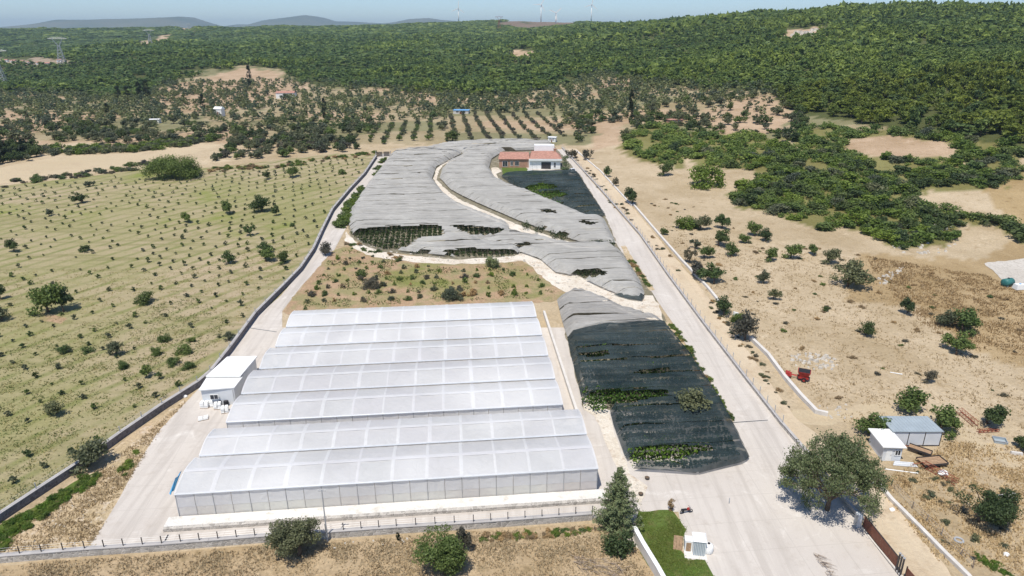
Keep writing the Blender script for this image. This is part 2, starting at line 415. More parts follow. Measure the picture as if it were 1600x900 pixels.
def build_terrain():
    U = np.linspace(-1.25, 1.25, 430)
    Yr = np.concatenate([np.linspace(-60, 40, 12)[:-1], np.exp(np.linspace(math.log(40), math.log(4600), 420))])
    UU, YY = np.meshgrid(U, Yr, indexing='ij'); XX = UU*(np.maximum(YY, 0)+110)
    ZZ = terrain(XX, YY)
    V = np.stack([XX, YY, ZZ], -1).reshape(-1, 3)
    n, m = UU.shape
    idx = np.arange(n*m).reshape(n, m)
    F = np.stack([idx[:-1, :-1], idx[1:, :-1], idx[1:, 1:], idx[:-1, 1:]], -1).reshape(-1, 4)
    px, py = PIX(V[:, 0], np.maximum(V[:, 1], 30), V[:, 2])
    wn1 = np.array([mnoise.noise(Vector((a*.02, b*.05, 1))) for a, b in zip(px, py)]); wn2 = np.array([mnoise.noise(Vector((a*.06, b*.14, 5))) for a, b in zip(px, py)])
    jx = px+RNG.normal(0, 2.5, len(px))+16*wn1+9*wn2; jy = py+RNG.normal(0, 1.2, len(py))+5*wn2+4*wn1
    C = np.empty((len(V), 4), np.float32); C[:] = (.450, .368, .258, 1)
    def setc(mk, c): C[mk, :3] = c
    setc(inpoly(jx, jy, [(1340,395),(1420,400),(1530,408),(1700,300),(1700,600),(1500,545),(1440,480),(1330,470)]), (.37,.28,.165))
    setc(inpoly(jx, jy, [(1520,270),(1700,255),(1700,400),(1560,330)]), (.36,.27,.15))
    mid = (jy < 225); setc(mid, (.34,.285,.185))
    g = np.array([mnoise.noise(Vector((v[0]/60, v[1]/60, 0))) for v in V])
    setc(mid & (g > .12), (.225,.215,.125)); setc(mid & (g < -.25), (.41,.31,.215))
    setc(inany(jx, jy, BARE), (.42,.315,.22))
    setc(inany(jx, jy, MAQ), (.20,.19,.08))
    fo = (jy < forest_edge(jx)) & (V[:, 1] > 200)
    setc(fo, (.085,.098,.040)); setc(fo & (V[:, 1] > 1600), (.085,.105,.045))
    setc(inany(jx, jy, CLEAR) & fo, (.46,.35,.25))
    setc(inpoly(jx, jy, CLEAR[2]), (.20,.155,.12)); setc(inpoly(jx, jy, CLEAR[1]), (.33,.27,.21))
    behind = V[:, 1] < 30
    setc(behind, (.42,.31,.18))
    m_ = NT('land', .95, .05)
    a = m_.n('ShaderNodeAttribute', attribute_name='zone').outputs['Color']
    c = m_.mix(m_.ramp(m_.noise(.045, 6, rough=.65), .35, .65), m_.mix(1.0, a, (.80,.77,.70), 'MULTIPLY'), m_.mix(1.0, a, (1.1,1.11,1.13), 'MULTIPLY'))
    c = m_.mix(m_.ramp(m_.noise(.35, 6, rough=.7), .56, .74), c, m_.mix(1.0, a, (.66,.60,.50), 'MULTIPLY'))
    c = m_.mix(m_.ramp(m_.noise(.11, 5, rough=.7, dist=1.), .6, .75), c, m_.mix(1.0, a, (1.22,1.25,1.3), 'MULTIPLY'))
    gr = m_.noise(2.2, 6, rough=.75)
    c = m_.mix(.24, c, m_.mix(m_.ramp(gr, .3, .7), (.10,.07,.04), (1.,.95,.85)), 'OVERLAY')
    m_.col(c); m_.bump(m_.noise(.9, 6, rough=.7), 1.0, .4)
    me = npmesh('ground', V, F, [m_.mat], True)
    at = me.attributes.new('zone', 'FLOAT_COLOR', 'POINT'); at.data.foreach_set('color', C.ravel())
    tag(link('ground', me), kind='structure')
    # far plain out to the horizon, a little lower
    mb = MB(); mp = earth('far_plain', (.12,.13,.07), (.20,.18,.11), None, .002)
    mb.face([(-19000,4300,-45),(19000,4300,-45),(19000,15500,-45),(-19000,15500,-45)], mp)
    tag(mb.build('plain'), kind='structure')
build_terrain()

def far_hills():
    mh = earth('far_hill_scrub', (.09,.11,.06), (.15,.15,.09), None, .0015)
    for lab, D, prof in (('a', 10500, [(60,39),(120,32),(170,29.5),(230,29),(262,27),(285,25),(300,30),(320,36),(340,41)]),
                         ('b', 12500, [(350,42),(372,38.5),(400,38),(425,31),(450,27),(480,23.5),(500,26),(520,33),(560,34),(600,37),(615,35),(640,30),(670,28),(690,31),(740,35),(800,38),(900,42)])):
        xs = np.linspace(prof[0][0], prof[-1][0], 90)
        ys = np.interp(xs, [p[0] for p in prof], [p[1] for p in prof])
        V = []; F = []
        rows = 9
        for j in range(rows):
            q = j/(rows-1); w = math.sin(q*math.pi)**.8
            Yd = D+(q-.5)*3600
            for x, y in zip(xs, ys):
                top = CAM_H+float(tau(y))*D
                X = float(S_of(x, 0))*D
                z = -60+(top+60)*w+35*w*mnoise.noise(Vector((X/500, Yd/500, 1)))*(.25 if j == rows//2 else 1)
                V.append((X, Yd, z))
        n = len(xs)
        for j in range(rows-1):
            for i in range(n-1):
                F.append((j*n+i, j*n+i+1, (j+1)*n+i+1, (j+1)*n+i))
        tag(link('hills', npmesh('hills', V, F, [mh], True)), kind='structure')
far_hills()

# ------------------------------------------------------------------ ground sheets
def densify(pts, step, jit, closed=True):
    out = []; n = len(pts)
    for i in range(n if closed else n-1):
        a = pts[i]; b = pts[(i+1) % n]; d = math.hypot(b[0]-a[0], b[1]-a[1]); k = max(1, int(d/step))
        for q in range(k):
            t = q/k; x = a[0]+(b[0]-a[0])*t; y = a[1]+(b[1]-a[1])*t
            if jit and q: x += random.gauss(0, jit); y += random.gauss(0, jit)
            out.append((x, y))
    if not closed: out.append(tuple(pts[-1])[:2])
    return out
def pxw(poly): return [tuple(P(x, y)[:2]) for x, y in poly]
def sheet(name, pxpoly, mat, off, jit=0.0, step=1.5, kind='structure', world=None):
    w = world if world else pxw(pxpoly)
    if jit: w = densify(w, step, jit)
    v = [Vector((x, y, 0)) for x, y in w]
    tri = tessellate_polygon([v])
    me = bpy.data.meshes.new(name)
    V = [(p.x, p.y, plane(p.y)+off) for p in v]
    F = []
    for t in tri:
        a, b, c = (v[i] for i in t)
        F.append(tuple(t) if (b-a).cross(c-a).z > 0 else tuple(reversed(t)))
    me.from_pydata(V, [], F); me.materials.append(mat); me.update()
    return tag(link(name, me), kind=kind)

F_IN = [(-60,300),(0,296),(120,284),(240,272),(330,268),(420,258),(520,246),(572,246),(560,274),(535,300),(510,330),(494,360),(478,393),(455,423),(425,455),(385,492),(340,545),(295,597),(240,634),(175,680),(110,728),(40,772),(-60,830)]
ROWDIR = ((300,322),(545,258)); ROWSP = 4.8
def field_mat():
    m = NT('orchard_soil', .95, .05)
    a, b = P(*ROWDIR[0]), P(*ROWDIR[1]); d = Vector((b.x-a.x, b.y-a.y)).normalized(); nn = Vector((-d.y, d.x, 0))
    v0 = min(p[0]*nn.x+p[1]*nn.y for p in pxw(F_IN))
    dp = m.n('ShaderNodeVectorMath', operation='DOT_PRODUCT'); m.l(m.pos(), dp.inputs[0]); dp.inputs[1].default_value = nn
    wob = m.math('MULTIPLY', m.noise(.06, 2), 1.2)
    ph = m.math('MULTIPLY', m.math('ADD', m.math('SUBTRACT', dp.outputs['Value'], v0+.6), wob), 2*math.pi/ROWSP)
    row = m.ramp(m.math('COSINE', ph, 0.0), .15, .95)
    c = m.mix(m.ramp(m.noise(.022, 5, rough=.6), .38, .62), (.280,.264,.128), (.390,.318,.215))
    c = m.mix(m.ramp(m.noise(.3, 6, rough=.7), .54, .72), c, (.225,.220,.092))
    c = m.mix(m.math('MULTIPLY', row, m.ramp(m.noise(.13, 4), .35, .6, .15, .75)), c, (.175,.195,.066))
    c = m.mix(m.math('MULTIPLY', m.ramp(m.noise(1.0, 4, vec=m.mapv(m.pos(), R(18), (.035, .42, 1))), .5, .64), .55), c, (.195,.19,.08))
    c = m.mix(m.ramp(m.noise(.031, 4, rough=.6), .58, .70), c, (.195,.225,.058))
    c = m.mix(.16, c, m.mix(m.ramp(m.noise(2.6, 6, rough=.75), .3, .7), (.10,.07,.04), (1.0, .95, .85)), 'OVERLAY')
    m.col(c); m.bump(m.noise(1.1, 6, rough=.7), .9, .35); return m.mat
FIELD = [(-420,300),(0,290),(120,278),(240,262),(330,262),(420,252),(520,240),(588,240),(583,250),(570,272),(545,300),(520,330),(505,360),(490,393),(470,423),(440,462),(400,495),(360,548),(330,587),(310,604),(255,639),(190,684),(128,728),(60,775),(0,815),(-420,1080)]
M['field'] = field_mat()
sheet('orchard_field', FIELD, M['field'], .01, .25)
sheet('straw_field', [(-420,300),(0,286),(110,274),(200,258),(232,246),(318,226),(345,226),(325,252),(240,262),(120,278),(0,290)][:0] or [(-420,296),(0,288),(100,278),(180,262),(235,252),(300,240),(348,226),(300,224),(215,238),(120,243),(60,250),(0,262),(-420,268)], M['straw_soil'], .018, .3)
sheet('dry_verge', [(-60,880),(0,835),(60,788),(128,742),(215,672),(265,640),(312,610),(306,625),(250,675),(215,725),(186,780),(165,815),(134,864),(0,876),(-60,880)], M['verge'], .022, .15)
sheet('foreground_ground', [(-300,910),(0,884),(135,872),(255,864),(400,852),(510,845),(620,838),(740,830),(925,818),(990,840),(1025,900),(1060,960),(-300,960)], M['fore_soil'], .024, .1)
sheet('concrete_road', [(597,240),(612,240),(582,288),(552,320),(543,352),(520,395),(471,447),(441,486),(441,512),(420,540),(400,556),(355,560),(400,496),(440,461),(470,424),(490,394),(505,361),(520,331),(545,301),(570,273),(588,247)], M['concrete'], .030)
sheet('concrete_yard', [(441,505),(440,512),(890,512),(1000,690),(1000,860),(940,812),(925,810),(740,824),(620,831),(510,839),(400,846),(255,858),(133,864),(165,815),(186,780),(215,725),(247,675),(312,606),(330,588),(357,556),(400,550)], M['concrete'], .036)
sheet('concrete_road', [(862,234),(880,233),(930,290),(1000,370),(1045,435),(1100,510),(1165,595),(1222,668),(1150,668),(1110,600),(1052,506),(1020,460),(998,430),(962,383),(944,342),(905,276),(893,262)], M['concrete'], .032)
sheet('concrete_forecourt', [(940,640),(1145,655),(1222,668),(1280,735),(1340,812),(1412,902),(1460,960),(1090,960),(1060,800),(1000,800),(985,770),(960,700)], M['concrete'], .042)
sheet('dirt_track', [(882,232),(900,232),(940,268),(987,322),(1050,398),(1100,455),(1170,550),(1205,600),(1240,650),(1290,690),(1340,738),(1388,778),(1480,888),(1520,960),(1465,960),(1415,902),(1345,812),(1224,664),(1167,592),(1102,507),(1047,432),(1002,367),(932,287)], M['dirt'], .026, .12)
sheet('dirt_track', [(1225,662),(1300,665),(1400,655),(1500,690),(1560,715),(1600,745),(1660,780),(1660,740),(1600,715),(1540,690),(1450,645),(1390,625),(1320,640),(1240,640)], M['straw_soil'], .014, .35)
sheet('lawn', [(998,800),(1050,797),(1072,828),(1062,858),(1076,876),(1100,873),(1116,902),(1140,960),(1060,960),(1025,900),(1000,862),(988,838)], M['lawn'], .058, .12)
sheet('seedling_plot', [(520,392),(543,384),(575,392),(612,402),(660,408),(720,412),(815,406),(850,430),(888,462),(862,472),(650,480),(450,492),(442,487),(472,448)], M['red_soil'], .046, .2)
sheet('bed_soil', [(612,240),(700,226),(862,224),(905,272),(947,338),(965,384),(1000,430),(1022,462),(1047,512),(1100,590),(1150,668),(1172,724),(1090,748),(988,745),(950,640),(912,640),(872,470),(890,462),(815,404),(712,407),(585,392),(548,372),(543,350),(555,316),(580,290)], M['netsoil'], .040, .15)
sheet('limestone_bank', [(541,362),(548,370),(562,382),(590,392),(637,400),(712,406),(800,401),(820,394),(850,410),(905,432),(950,452),(1002,462),(1020,462),(1034,490),(1036,508),(1000,505),(940,478),(900,466),(862,445),(820,408),(760,412),(700,413),(640,409),(585,402),(552,388),(538,374)], M['lime'], .062, .2)
sheet('limestone_path', [(677,280),(681,266),(690,255),(724,241),(727,243),(694,257),(685,268),(682,281),(700,299),(722,314),(755,328),(805,350),(853,367),(905,382),(945,386),(945,391),(900,390),(848,374),(798,358),(747,336),(712,319),(693,304)], M['lime'], .066, .15)
sheet('gravel_pad', [(1538,412),(1600,404),(1680,400),(1680,470),(1600,450),(1566,438)], M['gravel'], .09, .3)
sheet('limestone_path', [(778,262),(784,268),(775,272),(782,284),(792,290),(786,284),(768,274),(768,262)], M['lime'], .066, .1)
sheet('lawn', [(784,262),(826,261),(886,267),(884,270),(830,274),(786,275)], M['lawn'], .068, .1)
sheet('concrete_yard', [(822,262),(880,266),(905,276),(892,278),(884,268),(826,266)], M['concrete'], .071, .0)
sheet('dry_verge', [(970,385),(977,384),(989,404),(1023,453),(1016,455),(980,408)], M['verge'], .064, .1)
sheet('dry_verge', [(1040,503),(1050,506),(1106,596),(1147,660),(1138,662),(1092,592),(1058,534)], M['verge'], .064, .1)
sheet('limestone_bank', [(948,640),(940,610),(925,575),(912,560),(906,580),(912,640),(928,650),(958,720),(985,770),(1000,790),(1012,760),(985,742),(965,690)], M['lime'], .065, .1)
sheet('red_soil_patch', [(60,485),(105,498),(95,506),(60,500)], M['red_soil'], .02, .2)
sheet('green_verge', [(-40,860),(0,820),(60,790),(125,748),(150,738),(120,764),(60,806),(20,840),(-10,862)], M['lawn'], .040, .2)

# ------------------------------------------------------------------ walls and fences
def polyline(px, step, jit=0.0):
    w = [Vector(p) for p in (P(x, y) for x, y in px)]
    out = [w[0]]
    for a, b in zip(w, w[1:]):
        d = (b-a).length; k = max(1, round(d/step))
        for q in range(1, k+1): out.append(a.lerp(b, q/k))
    return out
def wall(px, h, th, mat, cmat, label, cat='wall', step=6.0, name='stone_wall', cop=.10, group=None):
    pts = polyline(px, step)
    t = empty(name, pts[0], 0, label, cat, group); o = t.location.copy()
    N = []
    for i in range(len(pts)):
        d = (pts[min(i+1, len(pts)-1)]-pts[max(i-1, 0)]); d.z = 0; d.normalize(); N.append(Vector((-d.y, d.x, 0)))
    mb = MB()
    for i in range(len(pts)-1):
        a, b = pts[i]-o, pts[i+1]-o; na, nb = N[i]*th/2, N[i+1]*th/2
        dn = Vector((0, 0, -.4)); up = Vector((0, 0, h))
        q = [a-na+dn, a+na+dn, b+nb+dn, b-nb+dn, a-na+up, a+na+up, b+nb+up, b-nb+up]
        for f in ((0,4,7,3),(1,2,6,5),(4,5,6,7)): mb.face([q[k] for k in f], mat)
        if i == 0: mb.face([q[0], q[1], q[5], q[4]], mat)
        if i == len(pts)-2: mb.face([q[3], q[7], q[6], q[2]], mat)
    mb.build('masonry', t)
    if cmat:
        for i in range(len(pts)-1):
            a, b = pts[i]-o, pts[i+1]-o; na, nb = N[i]*(th/2+.05), N[i+1]*(th/2+.05)
            e = (b-a)*(.012/max(.1, (b-a).length)); a = a+e; b = b-e
            lo = Vector((0, 0, h+.003)); hi = Vector((0, 0, h+cop))
            c = MB(); c.hexa([a-na+lo, b-nb+lo, b+nb+lo, a+na+lo, a-na+hi, b-nb+hi, b+nb+hi, a+na+hi], cmat); c.build('coping', t)
    return t, pts
_post = {}
def post_mesh(h, mat):
    k = (round(h, 2), mat.name)
    if k not in _post:
        mb = MB(); mb.box(-.045, .045, -.045, .045, 0, h, mat); mb.box(-.06, .06, -.06, .06, h, h+.04, mat); _post[k] = mb.mesh('post')
    return _post[k]
def wire_fence(px, base, h, sp, mat, label, wires=3, group=None, lean=0):
    pts = polyline(px, sp)
    t = empty('wire_fence', pts[0], 0, label, 'fence', group); o = t.location.copy()
    me = post_mesh(h, mat)
    for p in pts:
        c = link('post', me, t, p-o+Vector((0, 0, base))); c.rotation_euler = (random.gauss(0, lean), random.gauss(0, lean), 0)
    mb = MB()
    for k in range(wires):
        z = base+h*(.3+.65*k/max(1, wires-1))
        mb.tube([p-o+Vector((0, 0, z)) for p in pts], .012, M['steel'], 3, False)
    w = mb.build('wire', t)
    return t
LW = [(-60,860),(0,815),(60,775),(128,730),(190,685),(255,640),(310,605),(330,588),(360,550),(400,495),(445,450),(470,424),(490,394),(505,361),(520,331),(545,301),(570,274),(588,247)]
wall(LW, 1.15, .5, M['stone_shade'], M['coping'], 'long grey stone boundary wall between the left orchard and the concrete road', step=7)
wire_fence(LW[1:], 1.25, .9, 4.6, M['greyp'], 'thin wire fence on top of the long left boundary wall')
FW = [(-60,882),(0,878),(135,867),(255,859),(400,847),(510,840),(620,832),(740,825),(925,811)]
wall(FW, .95, .5, M['stonew'], M['coping'], 'pale stone front wall along the foot of the picture with dry grass before it', step=7)
wire_fence(FW[1:], 1.05, 1.0, 2.35, M['dkmetal'], 'low dark post and wire fence on top of the pale front wall')
wall([(990,838),(1003,862),(1027,902),(1045,935)], 1.5, .45, M['wallw'], M['white'], 'short white wall along the left side of the bright lawn', step=5)
RW = [(878,232),(930,288),(1000,368),(1045,433),(1100,508),(1165,593),(1222,666)]
wall(RW, .55, .35, M['stonew'], M['coping'], 'low grey wall between the right concrete road and the dirt track', step=8)
wire_fence(RW, .65, 1.35, 3.0, M['greyp'], 'grey mesh fence on the low wall along the right concrete road')
wall([(1222,666),(1262,712),(1300,760),(1338,806)], .6, .35, M['stonew'], M['coping'], 'low grey wall behind the big spreading tree by the forecourt', step=6)
wall([(900,236),(938,268),(987,322)], .45, .5, M['wallw'], None, 'far stretch of low pale wall beyond the dirt track near the house', step=8)
wall([(989,320),(1030,368),(1065,408),(1105,450),(1128,478)], .55, .55, M['wallw'], None, 'middle stretch of low pale wall beside the row of grey olives', step=6)
wall([(1172,530),(1200,557),(1226,592),(1250,620),(1275,646),(1293,650)], .75, .6, M['wallw'], None, 'curved low white wall end beside the red machine', step=4)
wall([(1362,746),(1392,782),(1440,830),(1475,866),(1512,902),(1530,925)], .5, .5, M['wallw'], None, 'near stretch of low pale wall along the dirt track opposite the brown gate', step=5)
wire_fence([(1392,760),(1425,795),(1470,838),(1500,868),(1520,888)], 0, 1.2, 3.2, M['twig'], 'old leaning post fence behind the near low pale wall', lean=.09)

# ------------------------------------------------------------------ greenhouses
GA = R(5.5); EU = Vector((math.cos(GA), math.sin(GA), 0)); EV = Vector((-math.sin(GA), math.cos(GA), 0))
FR = P(932, 771); FL = P(279, 810)
G0 = Vector((FR.x, FR.y-.2, 0)); G0.y = .5*(FR.y+(FL.y+math.sin(GA)*(FR.x-FL.x)))
def GP(u, v, z=0.0):
    p = G0-EU*u+EV*v; return Vector((p.x, p.y, plane(p.y)+z))
EAVE = 3.9; SPAN = 8.12; RISE = .68
def arch(q):      # q 0..1 across the span -> height
    return RISE*(1-abs(2*q-1)**1.7)
def Lu(x, y):
    t = float(tau(y)); Yp = (CAM_H+80*A-EAVE)/(A-t); s = float(S_of(x, t)); p = Vector((s*Yp, Yp, 0))-G0
    return -p.dot(EU)
LEFT = [Lu(277,767), Lu(317,704), Lu(357,655), Lu(382,608), Lu(408,573), Lu(431,542), Lu(447,513)]
RIGHT = [0.0, 0.0, 2.2, 2.2, 2.2, 2.2, 2.2]
def greenhouse(spans, label, v_shift):
    root = empty('greenhouse', GP(LEFT[spans[0]]/2, SPAN*spans[0]), 0, label, 'greenhouse'); o = root.location.copy()
    NQ = 10
    for s in spans:
        v0 = s*SPAN+v_shift; v1 = v0+SPAN-(1.2 if s == spans[-1] and s == 1 else .0)
        u0, u1 = RIGHT[s], LEFT[s]
        nb = max(3, round((u1-u0)/4.65)); du = (u1-u0)/nb
        ze = lambda u: GP(u, (v0+v1)/2).z+EAVE
        def S(u, q, dz=0.0):
            p = GP(u, v0+(v1-v0)*q); return Vector((p.x, p.y, ze(u)+arch(q)+dz))-o
        for k in range(nb):
            a, b = u0+k*du, u0+(k+1)*du
            for half, (qa, qb) in enumerate(((0, .5), (.5, 1))):
                V = []; F = []; nu = 7; nq = 7
                for i in range(nu):
                    for j in range(nq):
                        t = i/(nu-1); q = qa+(qb-qa)*j/(nq-1)
                        w = math.sin(math.pi*t)
                        V.append(S(a+.02+(b-a-.04)*t, q, -.09*w*math.sin(math.pi*min(1, max(0, q)))**.5+.05*random.gauss(0, 1)*w*.35))
                for i in range(nu-1):
                    for j in range(nq-1):
                        F.append((i*nq+j, i*nq+j+1, (i+1)*nq+j+1, (i+1)*nq+j))
                link('roof_panel', npmesh('roof_panel', V, F, [M['film']], True), root)
        # doubled film over each hoop
        for k in range(nb+1):
            u = u0+k*du; hw = random.uniform(.10, .30) if 0 < k < nb else .12; V = []; F = []
            for j in range(13):
                q = j/12; V += [S(u-hw, q, .035), S(u+hw, q, .035)]
            for j in range(12): F.append((2*j, 2*j+1, 2*j+3, 2*j+2))
            link('hoop_strip', npmesh('hoop_strip', V, F, [M['filmb']], True), root)
            mb = MB(); mb.tube([S(u, j/10, -.25) for j in range(11)], .05, M['steel'], 4); mb.build('hoop', root)
        V = []; F = []
        n = nb*2
        for i in range(n+1):
            u = u0+(u1-u0)*i/n; V += [S(u, .455, .05), S(u, .50, .075), S(u, .545, .05)]
        for i in range(n): F += [(3*i, 3*i+1, 3*i+4, 3*i+3), (3*i+1, 3*i+2, 3*i+5, 3*i+4)]
        link('ridge_strip', npmesh('ridge_strip', V, F, [M['filmb']], True), root)
        mb = MB(); a, b = S(u0-.1, 0, -.02), S(u1+.1, 0, -.02)
        mb.hexa([a-EV*.16+Vector((0,0,-.12)), b-EV*.16+Vector((0,0,-.12)), b+EV*.16+Vector((0,0,-.12)), a+EV*.16+Vector((0,0,-.12)),
                 a-EV*.16, b-EV*.16, b+EV*.16, a+EV*.16], M['offw']); mb.build('gutter', root)
        # gable ends
        for u, sg in ((u0, -1), (u1, 1)):
            V = []; F = []
            for j in range(NQ+1):
                q = j/NQ; lo = GP(u, v0+(v1-v0)*q)-o; hi = S(u, q, -.02); V += [lo, hi]
            for j in range(NQ): F.append((2*j, 2*j+2, 2*j+3, 2*j+1))
            link('gable_wall', npmesh('gable_wall', V, F, [M['filmw']]), root)
            mb = MB()
            for q in (0.004, .25, .5, .75, .996):
                lo = GP(u, v0+(v1-v0)*q)-o; mb.bar(lo, S(u, q, -.05), .1, M['steel'])
            mb.build('gable_frame', root)
        # interior posts along the gutter line and crop rows on the floor
        for k in range(nb+1):
            u = u0+k*du; mb = MB(); mb.bar(GP(u, v0+.05)-o, S(u, 0.006, -.1), .11, M['steel']); mb.build('post', root)
    # front and back walls
    for v, s, sg in ((spans[0]*SPAN+v_shift, spans[0], -1), (spans[-1]*SPAN+SPAN+v_shift-(1.2 if spans[-1] == 1 else 0), spans[-1], 1)):
        u0, u1 = RIGHT[s], LEFT[s]; nb = max(3, round((u1-u0)/4.65))*2; du = (u1-u0)/nb
        zz = GP(0, (s+.5)*SPAN).z-0
        for k in range(nb):
            a, b = u0+k*du+.05, u0+(k+1)*du-.05
            def W(u, z):
                p = GP(u, v+.0*sg); return Vector((p.x, p.y, p.z+(GP(u, (s+.5)*SPAN+v_shift).z+EAVE-p.z)*z))-o
            for nm, z0, z1, mt in (('wall_panel', .47, .965, M['filmw']), ('roll_curtain', .03, .48, M['filmlow'])):
                V = []; F = []
                off = EV*(-.05*sg if nm == 'roll_curtain' else 0)
                for i in range(5):
                    for j in range(4):
                        t = i/4; V.append(W(a+(b-a)*t, z0+(z1-z0)*j/3)+off+EV*(.06*math.sin(math.pi*t)+random.gauss(0, .012)))
                for i in range(4):
                    for j in range(3): F.append((i*4+j, (i+1)*4+j, (i+1)*4+j+1, i*4+j+1))
                if sg < 0 or s == 6: link(nm, npmesh(nm, V, F, [mt], True), root)
            mb = MB(); w = .07 if k % 2 == 0 else .04
            mb.bar(W(u0+k*du, 0)-EV*.03, W(u0+k*du, .98)-EV*.03, w, M['steel'])
            if k == nb-1: mb.bar(W(u1, 0), W(u1, .98), .12, M['greyp'])
            if sg < 0 or s == 6: mb.build('wall_post', root)
        if sg < 0:
            mb = MB(); mb.bar(W(u0, .985)-EV*.05, W(u1, .985)-EV*.05, .12, M['steel'])
            mb.bar(W(u0, .03)-EV*.06, W(u1, .03)-EV*.06, .12, M['steel']); mb.build('rail', root)
    return root
greenhouse([0, 1], 'near white film greenhouse of two arched bays with the tall front wall', 0)
greenhouse([2, 3, 4, 5, 6], 'far white film greenhouse of five stepped bays behind the near one', 0)
# floor inside
for sname, spans, mat in (('greenhouse_floor', (0, 1), M['gravel']), ('greenhouse_floor', (2, 3, 4, 5, 6), M['gravel'])):
    w = []
    for s in spans: w += [tuple(GP(LEFT[s]-.1, s*SPAN)[:2]), tuple(GP(LEFT[s]-.1, (s+1)*SPAN)[:2])]
    w += [tuple(GP(RIGHT[spans[-1]]+.1, (spans[-1]+1)*SPAN)[:2]), tuple(GP(RIGHT[spans[0]]+.1, spans[0]*SPAN)[:2])]
    sheet(sname, None, mat, .058 if spans[0] == 0 else .062, world=w)
# raised plinth before the near greenhouse
def plinth():
    t = empty('plinth', GP(LEFT[0]/2, -1), 0, 'white concrete ledge with rubble stone face before the near greenhouse front', 'ledge'); o = t.location.copy()
    ua, ub = -.9, LEFT[0]+1.3; mb = MB(); mb2 = MB(); n = 12
    for k in range(n):
        a = ub+(ua-ub)*k/n; b = ub+(ua-ub)*(k+1)/n
        def Q(u, v, z):
            p = GP(u, v); return Vector((p.x, p.y, plane(GP(u, 0).y)+z))-o
        wd = -2.0
        mb.hexa([Q(a,wd,-.25), Q(b,wd,-.25), Q(b,-.12,-.25), Q(a,-.12,-.25), Q(a,wd,.6), Q(b,wd,.6), Q(b,-.12,.6), Q(a,-.12,.6)], M['white2'])
        mb2.hexa([Q(a,wd-.32,-1.0), Q(b,wd-.32,-1.0), Q(b,wd-.002,-1.0), Q(a,wd-.002,-1.0), Q(a,wd-.32,.42), Q(b,wd-.32,.42), Q(b,wd-.002,.57), Q(a,wd-.002,.57)], M['stonew'])
    mb.build('ledge_slab', t); mb2.build('stone_face', t)
plinth()
def side_ledge():
    t = empty('drain_wall', GP(-.6, 30), 0, 'narrow pale wall running along the right side of the far greenhouse', 'wall'); o = t.location.copy()
    mb = MB()
    for k in range(10):
        a, b = 17+k*4.1, 17+(k+1)*4.1
        for (u0, u1, z1) in ((-1.0, -.55, .9),):
            q = [GP(u0,a,-.3), GP(u0,b,-.3), GP(u1,b,-.3), GP(u1,a,-.3), GP(u0,a,z1), GP(u0,b,z1), GP(u1,b,z1), GP(u1,a,z1)]
            mb.hexa([p-o for p in q], M['wallw'])
    mb.build('masonry', t)
side_ledge()

